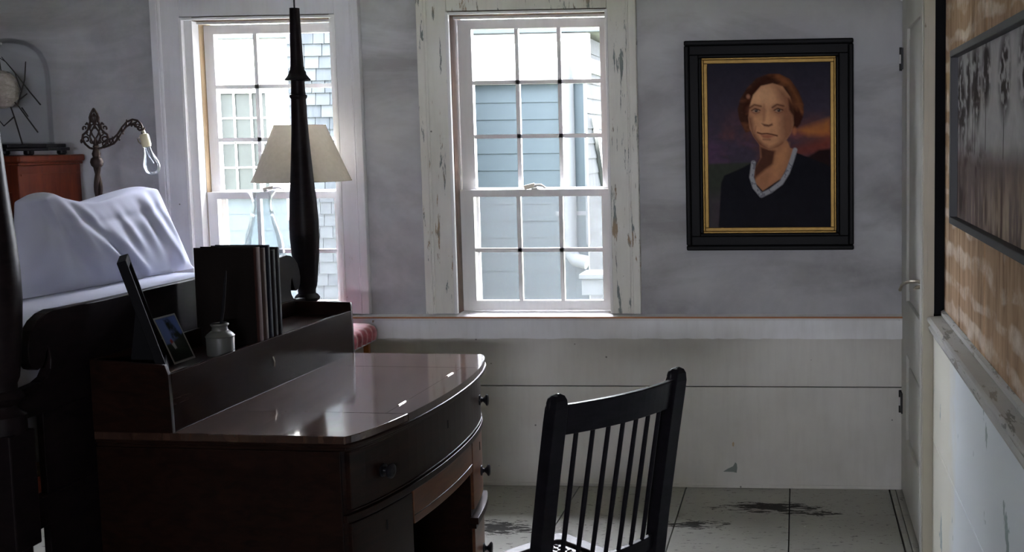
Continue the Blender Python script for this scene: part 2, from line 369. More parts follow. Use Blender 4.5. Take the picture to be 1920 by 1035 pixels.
# back wall: plaster around the two windows, boards below the rail
OPL, OPR = (-2.79, -2.055), (-1.56, -0.825)
WZ0, WZ1 = 0.80, 2.16
wb = MB()
for a, b, z0, z1 in ((XL-.1, OPL[0], .70, 2.75), (OPL[1], OPR[0], .70, 2.75), (OPR[1], 0.70, .70, 2.75),
                     (OPL[0], OPL[1], WZ1, 2.75), (OPR[0], OPR[1], WZ1, 2.75), (OPL[0], OPL[1], .70, WZ0-.01), (OPR[0], OPR[1], .70, WZ0-.01)):
    wb.box(a, b, YB, YB+.22, z0, z1)
wback = struct(wb.build('wall_back', 'plaster'), 'stained grey plaster wall with the two windows')
MB().box(XL-.1, .70, YB+.006, YB+.22, -.1, .70).build('backing', 'black', wback)
MB().box(XL, XR+.01, YB-.004, YB+.02, 0.0, 0.4625).build('board', 'wains', wback, bevel=.002)
MB().box(XL, XR+.01, YB-.004, YB+.02, 0.4665, 0.70).build('board', 'wains', wback, bevel=.002)
MB().box(XL, XR, YB-.010, YB-.004, 0.0, 0.016).build('shoe_strip', 'wains', wback, bevel=.002)
tri = [(-0.345, .074), (-0.325, .087), (-0.30, .099), (-0.290, .117), (-0.283, .111), (-0.281, .092), (-0.284, .069), (-.30, .073)]
MB().prism(tri, lambda u, v, t: (u, t, v), YB-.0052, YB-.003).build('paint_chip', plain('grey_green_undercoat', (0.20, .225, .205), .7), wback)
MB().prism([(-.303, .205), (-.297, .213), (-.293, .203), (-.296, .19), (-.302, .192)], lambda u, v, t: (u, t, v), YB-.0052, YB-.003).build('paint_chip', 'tanwood', wback)

# chair rail / continuous window stool
t1 = struct(MB().prism([(YB-.05, .790), (YB+.09, .803), (YB+.09, .775), (YB-.05, .774)], lambda u, v, t: (t, u, v), XL, XR).build('trim_1', 'sill', bevel=.003), 'white stool and apron rail under the windows')
MB().prism([(YB-.0515, .787), (YB-.049, .7905), (YB-.049, .7825), (YB-.0515, .7825)], lambda u, v, t: (t, u, v), XL, XR).build('bare_edge', 'edge_line', t1)
rag = [(XL, .7825)]; 
x = XL
bot = []
while x < XR:
    bot.append((x, .690 + random.uniform(-.0025, .002))); x += random.uniform(.015, .06)
bot.append((XR, .690))
MB().prism([(XL, .7825), (XR, .7825)] + bot[::-1], lambda u, v, t: (u, t, v), YB-.042, YB).build('apron', 'trim_white', t1)

# ceiling: flat, with a slope down to the low right wall
ce = struct(MB().prism([(XL-.1, 2.47), (XR-.33, 2.47), (XR+.12, 2.07), (XR+.12, 2.60), (XL-.1, 2.60)], lambda u, v, t: (u, t, v), YR-.1, YB+.2).build('ceiling', 'ceil'), 'white ceiling sloping down at the right')
MB().tube([(XR+.006, YB-.012, 2.165), (XR-.335, YB-.012, 2.468)], .012, 8).build('cove_strip', 'trim_white', ce)
# left and rear wall (out of frame)
wleft = struct(MB().box(XL-.2, XL, YR-.1, YB+.22, -.1, 2.6).build('wall_left', 'plaster'))
rear = MB()
for a, b, z0, z1 in ((XL-.2, FILL_GAP[0], -.1, 2.6), (FILL_GAP[1], .8, -.1, 2.6), (FILL_GAP[0], FILL_GAP[1], -.1, FILL_GAP[2]), (FILL_GAP[0], FILL_GAP[1], FILL_GAP[3], 2.6)): rear.box(a, b, YR-.2, YR, z0, z1)
struct(rear.build('wall_rear', 'rearwood'))
# ------------------------------------------------------------------ windows
def window(name, label, op, cas, sash, pane, mul, cmat, wide_left):
    jm = 'sash' if wide_left else 'rawwood'
    w = thing(name, label, None, ((op[0]+op[1])/2, YB, WZ0), kind='structure'); off = w.location
    def B(mb, n, mt, p=w, **kw): return mb.build(n, mt, p, off=off, **kw)
    ci0, ci1 = op[0]+.008, op[1]-.008
    # flat casing boards with a raised back band
    for a, b, nm in ((cas[0], ci0, 'l'), (ci1, cas[1], 'r')):
        c = B(MB().box(a, b, YB-.022, YB, WZ0, 2.30), 'casing_board', cmat, bevel=.002)
        oa, ob = (a, a+.034) if nm == 'l' else (b-.034, b)
        B(MB().box(oa, ob, YB-.034, YB-.0215, WZ0, 2.30), 'back_band', cmat, c, bevel=.004)
        m0 = oa+.038 if nm == 'l' else ob-.038
        B(MB().tube([(m0, YB-.024, WZ0+.001), (m0, YB-.024, 2.299)], .008, 8), 'bead', cmat, c, smooth=True)
    hd = B(MB().box(ci0+.001, ci1-.001, YB-.021, YB, 2.155, 2.30), 'head_casing', cmat, bevel=.002)
    B(MB().box(ci0-.09, ci1+.09, YB-.036, YB-.021, 2.232, 2.30), 'back_band', cmat, hd, bevel=.004)
    # jambs, stops and parting beads
    B(MB().box(op[0], sash[0]-.006, YB-.004, YB+.155, WZ0, 2.155), 'jamb', jm)
    B(MB().box(sash[1]+.006, op[1], YB-.004, YB+.155, WZ0, 2.155), 'jamb', jm)
    if wide_left: B(MB().box(sash[0]-.0062, sash[0]-.004, YB+.05, YB+.154, WZ0, 2.136), 'bare_track', 'tanwood')
    B(MB().box(sash[0]-.006, sash[1]+.006, YB-.004, YB+.155, 2.137, 2.155), 'jamb', 'rawwood')
    for x0, x1 in ((op[0]+.004, op[0]+.018), (op[1]-.016, op[1]-.004)):
        B(MB().box(x0, x1, YB-.026, YB-.003, WZ0, 2.15), 'stop', 'sash', bevel=.002)
    B(MB().box(op[0]+.018, op[1]-.016, YB-.026, YB-.003, 2.139, 2.15), 'stop', 'sash', bevel=.002)
    if wide_left:
        B(MB().box(op[0]+.030, op[0]+.044, YB+.002, YB+.034, WZ0, 2.136), 'stop', 'sash', bevel=.002)
    B(MB().box(sash[0]-.02, sash[0]-.0065, YB+.036, YB+.041, 1.70, 2.136), 'sash_track', 'tanwood')
    B(MB().box(sash[0]-.005, sash[1]+.005, YB+.034, YB+.045, 2.126, 2.1365), 'stop', 'sash')
    # outer sill
    B(MB().prism([(YB+.09, .795), (YB+.24, .775), (YB+.24, .735), (YB+.09, .755)], lambda u, v, t: (t, u, v), op[0]-.05, op[1]+.05), 'outer_sill', 'sash', bevel=.003)
    def sash_frame(y0, y1, z0, z1, pz, rows, nm):
        s = B(MB().box(sash[0], pane[0], y0, y1, z0, z1).box(pane[1], sash[1], y0, y1, z0, z1)
              .box(pane[0], pane[1], y0, y1, z0, pz[0]).box(pane[0], pane[1], y0, y1, pz[1], z1), nm, 'sash')
        yc = (y0+y1)/2
        for m_ in mul: B(MB().prism([(-.009, y0+.002), (.009, y0+.002), (.009, y1-.012), (.004, y1), (-.004, y1), (-.009, y1-.012)], lambda u, v, t, m_=m_: (m_+u, v, t), pz[0], pz[1]), 'muntin', 'sash', s)
        for r in rows: B(MB().prism([(-.009, y0+.002), (.009, y0+.002), (.009, y1-.012), (.004, y1), (-.004, y1), (-.009, y1-.012)], lambda u, v, t, r=r: (t, v, r+u), pane[0], pane[1]), 'muntin', 'sash', s)
        xs = [pane[0], *mul, pane[1]]; zs = [pz[0], *rows, pz[1]]
        for i in range(3):
            for j in range(len(zs)-1):
                e = .007
                B(MB().box(xs[i]+(e if i else 0), xs[i+1]-(e if i < 2 else 0), yc+.004, yc+.006, zs[j]+(e if j else 0), zs[j+1]-(e if j < len(zs)-2 else 0)), 'pane', 'pane', s)
        return s
    sash_frame(YB+.082, YB+.117, 1.325, 2.126, (1.365, 2.084), (1.599, 1.843), 'upper_sash')
    sash_frame(YB+.043, YB+.078, .8055, 1.358, (.850, 1.326), (1.082,), 'lower_sash')
    xm = (pane[0]+pane[1])/2
    lk = B(MB().lathe([(.020, 0), (.020, .006), (.012, .010), (.010, .018), (.004, .020)], (xm-.01, YB+.062, 1.358), 16), 'sash_lock', 'paperwhite', smooth=True)
    B(MB().obox((xm-.038, YB+.058, 1.372), (.024, .004, .006), (-.002, .008, 0), (-.003, 0, .009)), 'lever', 'latch', lk, bevel=.002)
    B(MB().tube([(xm-.01, YB+.05, 1.376), (xm+.018, YB+.045, 1.378), (xm+.042, YB+.05, 1.362)], [.007, .006, .004], 8), 'lever', 'paperwhite', lk, smooth=True)
    sf = B(MB().box(sash[0], pane[0], YB+.124, YB+.136, WZ0, 1.36).box(pane[1], sash[1], YB+.124, YB+.136, WZ0, 1.36)
           .box(pane[0], pane[1], YB+.124, YB+.136, WZ0, .83).box(pane[0], pane[1], YB+.124, YB+.136, 1.33, 1.36), 'insect_screen', 'sash')
    B(MB().box(pane[0], pane[1], YB+.1295, YB+.1305, .83, 1.33), 'mesh', 'screen', sf)
    return w
window('window_1', 'white painted sash window behind the bed post', OPL, (-2.915, -1.948), (-2.728, -2.100), (-2.682, -2.125), (-2.487, -2.290), 'casing_smooth', True)
window('window_2', 'peeling cased sash window between the bed post and the portrait', OPR, (-1.686, -0.703), (-1.534, -0.849), (-1.472, -0.884), (-1.265, -1.071), 'casing_peel', False)

# ------------------------------------------------------------------ right wall: door, wainscot, bare planks
wr = struct(MB().box(.575, .80, YR-.2, YB+.2, -.1, 2.6).build('wall_right', 'black'), 'right wall of bare planks above a white wainscot')
pj_ = [3.865, 3.515, 3.318, 3.044, 2.79, 2.50, 2.22, 1.93, 1.60, 1.25, .95, .60, .25, -.1, -.45, -.8, -1.2, YR]
for i, (a, b) in enumerate(zip(pj_[:-1], pj_[1:])):
    dx = (0, .0022, -.0015, .003, 0, .0015)[i % 6]
    MB().box(.512+dx, .56, b+.0018, a-.0018, .93, 2.35).build('plank', 'planks', wr, bevel=.0015)
MB().box(.475, .56, YR, 3.93, 0.0, 0.4975).build('board', 'rwains', wr, bevel=.0015)
MB().box(.475, .56, YR, 3.93, 0.5005, 0.915).build('board', 'rwains', wr, bevel=.0015)
MB().box(.478, .574, 3.925, 3.94, .93, 2.35).box(.556, .574, 3.866, 3.925, .93, 2.35).build('dark_recess', 'black', wr)  # recess backing painted black in place of its shade
t2 = struct(MB().prism([(.452, .928), (.452, .938), (.460, .943), (.545, .950), (.545, .915), (.466, .915)], lambda u, v, t: (u, t, v), YR, 3.862).build('trim_2', 'ledge', bevel=.002), 'worn ledge capping the right wainscot')
MB().prism([(.462, .890), (.456, .905), (.466, .9148), (.476, .9148), (.476, .880)], lambda u, v, t: (u, t, v), YR, 3.862).build('cove_moulding', 'ledge', t2)
MB().prism([(.500, .949), (.500, .962), (.511, .968), (.511, .949)], lambda u, v, t: (u, t, v), YR, 3.862).build('plank_fillet', 'ledge', t2)
# door casing between the door and the planks
t3 = struct(MB().box(.440, .477, 3.872, 3.945, 0.0, 2.2).build('trim_3', 'rcase', bevel=.002), 'cream door casing post')
MB().box(.436, .4405, 3.905, 3.943, 0.0, 2.2).build('casing_face', 'door', t3, bevel=.0015)
MB().box(.455, .4775, 3.8695, 3.8725, .952, 2.2).build('rough_edge', 'rcase', t3)
d1 = struct(bpy.data.objects.new('door_1', None), 'pale painted panel door with iron hinges'); COL.objects.link(d1); d1.location = (XR, 4.39, 0)
off = d1.location
MB().box(.468, .50, 3.948, 4.825, .012, 2.2).build('door_leaf', 'door', d1, off=off)
def door_frame(y0, y1, z0, z1): MB().box(XR, .4685, y0, y1, z0, z1).build('rail', 'door', d1, off=off, bevel=.0025)
door_frame(3.948, 4.125, .012, 2.2); door_frame(4.62, 4.825, .012, 2.2)
door_frame(4.1255, 4.6195, 2.02, 2.2); door_frame(4.1255, 4.6195, .655, .885); door_frame(4.1255, 4.6195, .012, .285)
for z0, z1 in ((.93, 1.975), (.33, .61)):
    MB().prism([(4.17, z0), (4.575, z0), (4.575, z1), (4.17, z1)], lambda u, v, t: (t, u, v), .461, .4685).build('raised_panel', 'door', d1, off=off, bevel=.004)
for z in (1.91, .405):
    h = MB().box(.4475, .4545, 4.77, 4.815, z-.045, z+.045).build('hinge', 'ironmetal', d1, off=off, bevel=.001)
    MB().tube([(.447, 4.819, z-.05), (.447, 4.819, z-.02)], .006, 8).tube([(.447, 4.819, z+.02), (.447, 4.819, z+.05)], .006, 8).build('knuckle', 'ironmetal', h, off=off)
    MB().tube([(.447, 4.819, z-.018), (.447, 4.819, z+.018)], .0065, 8).build('knuckle', 'paperwhite', h, off=off)
la = MB().box(.4495, .4545, 3.985, 4.03, .995, 1.10).build('latch_plate', 'latch', d1, off=off, bevel=.002)
MB().tube([(.452, 4.0, 1.045), (.435, 4.01, 1.048), (.405, 4.06, 1.040), (.390, 4.13, 1.02), (.386, 4.17, .995)], [.008, .007, .0065, .006, .007], 8).build('lever', 'latch', la, off=off, smooth=True)
MB().tube([(.452, 4.005, 1.03), (.43, 4.01, 1.026), (.425, 4.03, 1.02)], [.008, .007, .005], 8).build('thumb_piece', 'latch', la, off=off, smooth=True)
MB().box(.4485, .4497, 4.0, 4.016, 1.062, 1.092).build('key_slot', 'black', la, off=off)

# ================================================================== OUTSIDE
YO = 8.035
gr = struct(MB().box(-30, 30, -25, 45, -1.1, -1.0).build('ground', 'ground'), 'yard ground outside')
struct(MB().box(XL-.35, 1.0, YR-.4, 5.10, 2.62, 5.05).build('upper_storey', 'siding'), 'upper storey of this house')
struct(MB().box(.35, 4.0, 5.12, 9.5, -1.0, 4.8).build('added_shade_block', 'shade_block_wall'), 'added unseen block shading the yard on the right')  # unseen mass added to cut the sky light reaching the bed
struct(MB().box(XL-.2, XL-.1, YR-.2, 5.05, -1.0, -.1).box(XL-.2, .8, 4.95, 5.05, -1.0, -.1).build('foundation', 'siding'), 'foundation of this house')
nh = thing('neighbor_house', 'pale blue clapboard house with white trim seen through the windows', 'house', (-3, YO, -1.0)); off = nh.location
def NB(mb, n, mt, p=nh, **kw): return mb.build(n, mt, p, off=off, **kw)
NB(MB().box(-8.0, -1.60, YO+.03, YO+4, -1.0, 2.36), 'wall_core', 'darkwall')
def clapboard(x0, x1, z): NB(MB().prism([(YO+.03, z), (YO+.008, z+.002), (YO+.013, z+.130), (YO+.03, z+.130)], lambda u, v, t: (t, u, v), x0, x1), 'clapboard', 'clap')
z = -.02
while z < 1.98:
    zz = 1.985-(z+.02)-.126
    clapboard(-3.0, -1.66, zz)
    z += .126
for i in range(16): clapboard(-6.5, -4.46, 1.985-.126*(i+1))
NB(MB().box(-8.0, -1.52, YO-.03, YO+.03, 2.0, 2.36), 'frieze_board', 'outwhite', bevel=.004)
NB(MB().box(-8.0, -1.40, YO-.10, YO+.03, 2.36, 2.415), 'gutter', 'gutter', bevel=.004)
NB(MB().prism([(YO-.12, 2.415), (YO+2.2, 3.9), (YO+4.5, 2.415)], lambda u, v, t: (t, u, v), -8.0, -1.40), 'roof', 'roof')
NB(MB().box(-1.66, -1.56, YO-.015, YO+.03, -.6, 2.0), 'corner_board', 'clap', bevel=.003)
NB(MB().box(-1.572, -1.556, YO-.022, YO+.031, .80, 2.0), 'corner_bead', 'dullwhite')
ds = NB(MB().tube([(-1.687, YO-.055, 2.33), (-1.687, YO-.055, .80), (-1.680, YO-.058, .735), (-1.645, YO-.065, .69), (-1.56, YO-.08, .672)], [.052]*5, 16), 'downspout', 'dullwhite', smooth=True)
NB(MB().box(-1.80, -1.575, YO-.02, YO-.004, 1.02, 1.05), 'strap', 'dullwhite', ds)
NB(MB().box(-1.56, -1.30, YO-.30, YO-.06, .46, .58).box(-1.575, -1.285, YO-.32, YO-.04, .58, .615), 'meter_box', 'dullwhite', bevel=.004)
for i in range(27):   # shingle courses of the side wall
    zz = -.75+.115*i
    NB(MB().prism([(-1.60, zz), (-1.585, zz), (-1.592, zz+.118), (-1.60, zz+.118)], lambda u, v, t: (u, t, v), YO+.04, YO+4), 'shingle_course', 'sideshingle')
NB(MB().box(-1.60, -1.575, YO+.04, YO+4, 2.09, 2.20), 'belt_board', 'dullwhite')
NB(MB().prism([(YO+.9, .95), (YO+1.0, .95), (YO+.45, 1.75), (YO+.38, 1.75)], lambda u, v, t: (t, u, v), -1.59, -1.56), 'brace', 'dullwhite')
# its window
wf = NB(MB().box(-4.46, -4.385, YO-.03, YO+.03, 1.17, 2.0).box(-3.985, -3.86, YO-.03, YO+.03, 1.17, 2.0).box(-4.385, -3.985, YO-.03, YO+.03, 1.96, 2.0).box(-4.385, -3.985, YO-.04, YO+.03, 1.17, 1.215), 'window_frame', 'outwhite')
for i in range(3):
    for j in range(4):
        x0 = -4.385+.4*i/3; z0 = 1.215+.745*j/4; dz = .745/4
        NB(MB().box(x0+.006, x0+.4/3-.006, YO+.012, YO+.016, z0+.006, z0+dz-.006), 'pane', 'outpane', wf)
        if i: NB(MB().box(x0-.006, x0+.006, YO+.0, YO+.02, z0, z0+dz), 'muntin', 'outwhite', wf)
        if j: NB(MB().box(x0, x0+.4/3, YO+.0, YO+.02, z0-.006, z0+.006), 'muntin', 'outwhite', wf)
NB(MB().box(-3.86, -3.74, YO-.02, YO+.03, 1.0, 2.0), 'wide_trim', 'outwhite')
for i in range(16):
    zz = 1.17-.126*(i+1); clapboard(-4.46, -3.66, zz)
# shingled wing
YS = YO-.55
sw = thing('shingled_wing', 'grey cedar shingled wing seen through the window behind the bed post', 'house', (-3.1, YS, -1.0)); off2 = sw.location
MB().box(-3.56, -2.45, YS+.02, YO-.13, -1.0, 4.60).build('wall_core', 'darkwall', sw, off=off2)
MB().box(-3.62, -2.40, YS-.10, YO-.13, 4.60, 4.72).build('eave', 'darkwall', sw, off=off2)
shm = [MB().prism([(.02, 0), (-.004, 0), (.010, .125), (.02, .125)], lambda u, v, t: (t, u, v), 0, w_).mesh('shingle', 'shingle') for w_ in (.076, .10, .125, .09)]
wid = (.076, .10, .125, .09)
for r in range(24):
    x = -3.56 - random.uniform(0, .05); zz = .40+r*.085
    x = max(x, -3.56)
    while x < -2.62:
        q = random.randrange(4)
        o = bpy.data.objects.new('shingle', shm[q]); COL.objects.link(o); o.parent = sw
        o.location = (x-off2[0], YS-off2[1]-.002*random.random(), zz-off2[2]); x += wid[q]+.004

# ================================================================== DESK
DESK = (-1.241, 2.844, 0); DR = math.radians(-2.45); DL = 1.144
desk = thing('writing_desk', 'dark mahogany bow-fronted writing desk with a raised back gallery', 'desk', DESK, DR)
def bow(y, amp=.098, p=.66): 
    tt = (y-DL/2)/(DL/2); return amp*max(0, 1-tt*tt)**p
ysamp = [DL*(0.5-0.5*math.cos(PI*i/40)) for i in range(41)]
def bowslab(y0, y1, xb, inset, z0, z1, e=0.0):
    pts = [(bow(y)-inset, y) for y in [y0]+[v for v in ysamp if y0+1e-4 < v < y1-1e-4]+[y1]]
    return MB().prism(pts + [(xb, y1), (xb, y0)], lambda u, v, t: (u, v, t), z0, z1)
XH = .010; GX = -.50; GB = -.735
g = .0016
# top: near and far leaves, a hinged flap between them, bowed front lip
bowslab(0, .260-g, GB, 0, .758, .78).build('top_leaf', 'mahog_top', desk, bevel=.002)
bowslab(.904+g, DL, GB, 0, .758, .78).build('top_leaf', 'mahog_top', desk, bevel=.002)
MB().box(GB, XH-.0005, .260, .904, .758, .7800).build('flap', 'mahog_top', desk)
pts = [(bow(y), y) for y in [.260]+[v for v in ysamp if .261 < v < .903]+[.904]]
MB().prism(pts+[(XH+.0005, .904), (XH+.0005, .260)], lambda u, v, t: (u, v, t), .758, .78).build('front_lip', 'mahog_top', desk)
for y in (.375, .785):
    MB().box(XH-.007, XH+.007, y-.026, y+.026, .7795, .7806).tube([(XH, y-.026, .7808), (XH, y+.026, .7808)], .0022, 8).build('flap_hinge', 'brass', desk)
bowslab(.004, DL-.004, GB, -.004, .746, .757).build('top_moulding', 'mahog', desk, bevel=.003)
bowslab(.008, DL-.008, GB, .008, .735, .746).build('top_moulding', 'mahog', desk, bevel=.003)
# carcase: side panels, back, pedestals
KN = (.315, .835)
bowslab(.012, DL-.012, GB+.01, .034, .535, .735).build('drawer_case', 'mahog', desk)
def ped(y0, y1):
    bowslab(y0, y1, GB+.01, .032, 0.03, .535).build('pedestal', 'mahog', desk)
ped(.012, KN[0]); ped(KN[1], DL-.012)
MB().box(GB+.01, GB+.03, KN[0], KN[1], .03, .535).build('back_panel', 'black', desk)
for y in (.006, DL-.012): 
    MB().box(GB, -.016, y, y+.006, .0, .735).build('side_panel', 'mahog', desk, bevel=.001)
def front(y0, y1, z0, z1, name, inset, mt, th=.02):
    ins = [(bow(y)-inset, y) for y in np.linspace(y0, y1, 22)]; back = [(bow(y)-inset-th, y) for y in np.linspace(y1, y0, 22)]
    return MB().prism(ins+back, lambda u, v, t: (u, v, t), z0, z1).build(name, mt, desk, bevel=.0015)
def knob(y, z, par, inset):
    x = bow(y)-inset; e = 1e-3
    nx = Vector((1, -(bow(y+e)-bow(y-e))/(2*e), 0)).normalized(); q = nx.to_track_quat('Z', 'Y').to_matrix()
    MB().lathe([(.019, -.001), (.019, .004), (.010, .007), (.007, .013), (.012, .019), (.021, .025), (.022, .029), (.017, .033), (.006, .034)], (x, y, z), 20, mat=q).build('knob', 'ebony', par, smooth=True)
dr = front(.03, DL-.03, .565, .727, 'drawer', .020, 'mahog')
knob(.155, .640, dr, .020); knob(DL-.145, .640, dr, .020)
for z0, z1 in ((.560, .5645), (.7275, .732)): front(.03, DL-.03, z0, z1, 'cock_bead', .017, 'mahog', .01)
for y in (.572,): MB().box(bow(y)-.0205, bow(y)-.0192, y-.004, y+.004, .652, .678).build('keyhole', 'black', dr)
front(.012, DL-.012, .532, .553, 'rail_moulding', .015, 'mahog', .02)
front(KN[0], KN[1], .425, .531, 'apron', .022, 'mahog_lit', .02)
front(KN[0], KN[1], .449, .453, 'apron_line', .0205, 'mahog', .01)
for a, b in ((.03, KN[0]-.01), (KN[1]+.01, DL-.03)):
    d2 = front(a, b, .285, .525, 'drawer', .022, 'mahog_lit' if a > .5 else 'mahog'); knob((a+b)/2+.02*(1 if a > .5 else -1), .378, d2, .022)
    MB().box(bow((a+b)/2)-.0225, bow((a+b)/2)-.021, (a+b)/2-.004, (a+b)/2+.004, .46, .49).build('keyhole', 'black', d2)
    mm = front(a-.02, b+.012, .238, .262, 'waist_moulding', .004, 'mahog', .03); front(a-.02, b+.012, .222, .236, 'waist_moulding', .012, 'mahog', .03)
    d3 = front(a, b, .045, .215, 'drawer', .022, 'mahog_lit' if a > .5 else 'mahog'); knob((a+b)/2+.02*(1 if a > .5 else -1), .085, d3, .022)
    front(a-.02, b+.012, .0, .035, 'plinth', .006, 'mahog', .04)
# gallery
MB().box(GX-.014, GX, .012, DL-.012, .780, .946).build('gallery_front', 'mahog_gal', desk, bevel=.0015)
MB().prism([(GB, .780), (GX+.002, .780), (GX-.002, .945), (GX-.012, .972), (GB, .985)], lambda u, v, t: (u, t, v), 0, .012).build('gallery_side', 'mahog', desk, bevel=.001)
MB().prism([(GB, .780), (GX+.002, .780), (GX-.002, .968), (GX-.005, .976), (GB, .980)], lambda u, v, t: (u, t, v), DL-.012, DL).build('gallery_side', 'mahog', desk, bevel=.001)
MB().box(GB, GB+.012, .012, DL-.012, .780, .985).build('gallery_back', 'mahog', desk, bevel=.001)
MB().box(GB+.012, GX-.014, .012, DL-.012, .918, .928).build('gallery_shelf', 'mahog', desk)
MB().tube([(GX+.0005, .55, .885), (GX+.004, .553, .868), (GX+.0005, .556, .852)], .0025, 8).build('key_escutcheon', 'brass', desk, smooth=True)

# ------------------------------------------------------------------ things on the gallery shelf
def dworld(x, y, z):
    return (DESK[0]+x*math.cos(DR)-y*math.sin(DR), DESK[1]+x*math.sin(DR)+y*math.cos(DR), z)
SH = .928
def book(y0, th, depth, h, cover, label, edge=None):
    bk = thing('book', label, 'book', dworld(GX-.030, y0+th/2, SH+.0005), DR, 'old books standing on the desk gallery')
    c = .003; w = th/2
    mt = plain('cloth_'+label.split()[0]+str(len(bpy.data.materials)), cover, .8, .1)
    MB().box(-depth, 0, -w, -w+c, 0, h).build('cover', mt, bk, bevel=.001)
    MB().box(-depth, 0, w-c, w, 0, h).build('cover', mt, bk, bevel=.001)
    out = [(.006*math.cos(a)-0.002, w*math.sin(a)) for a in np.linspace(-PI/2, PI/2, 9)]
    MB().prism(out, lambda u, v, t: (u, v, t), 0, h).build('spine', edge or mt, bk, smooth=True)
    MB().box(-depth+.006, -.002, -w+c, w-c, .004, h-.004).build('pages', 'pages', bk)
    return bk
bks = [(.040, .205, .318, (0.0070, 0.0049, 0.0042), 'black tall ledger, nearest of the books on the desk', (.038, .016, .013)),
       (.030, .185, .312, (0.0105, 0.0063, 0.0049), 'brown spined book, second from the near end of the row', (.042, .026, .021)),
       (.028, .190, .318, (0.0042, 0.0049, 0.0084), 'navy cloth book in the middle of the desk row', None),
       (.030, .170, .300, (0.0063, 0.0049, 0.0049), 'charcoal book, second from the far end of the row', None),
       (.026, .165, .305, (0.0035, 0.0031, 0.0035), 'thin black book at the window end of the row', None)]
yy = .515
for th, dp, h, cv, lb, sp in bks:
    book(yy, th, dp, h, cv, lb, plain('spine_'+str(len(bpy.data.materials)), sp, .8, .1) if sp else None); yy += th+.0015

# tall picture frame at the near end, turned towards the sitter, seen edge on
fr = thing('picture_frame', 'tall dark picture frame leaning at the near end of the desk, seen edge on', 'picture frame', dworld(GX-.072, .117, SH+.0005), math.radians(31))
def tilt(mb, a):
    m = Matrix.Rotation(a, 3, 'Y'); mb.v = [tuple(m @ Vector(v)) for v in mb.v]; return mb
ta = -math.radians(15.5)
H_ = .338
for y0, y1, z0, z1 in ((-.0, .022, 0, H_), (.195, .217, 0, H_), (.022, .195, 0, .024), (.022, .195, H_-.024, H_)):
    tilt(MB().box(-.024, .0, y0-.1, y1-.1, z0+.012, z1+.012), ta).build('moulding', 'mattblack', fr, bevel=.002)
tilt(MB().box(-.018, -.010, -.078, .095, .034, H_-.01), ta).build('print', 'paperwhite', fr)
MB().prism([(-.020, .005), (-.105, .0), (-.075, .22)], lambda u, v, t: (u, t, v), .008, .014).build('easel_strut', 'mattblack', fr)

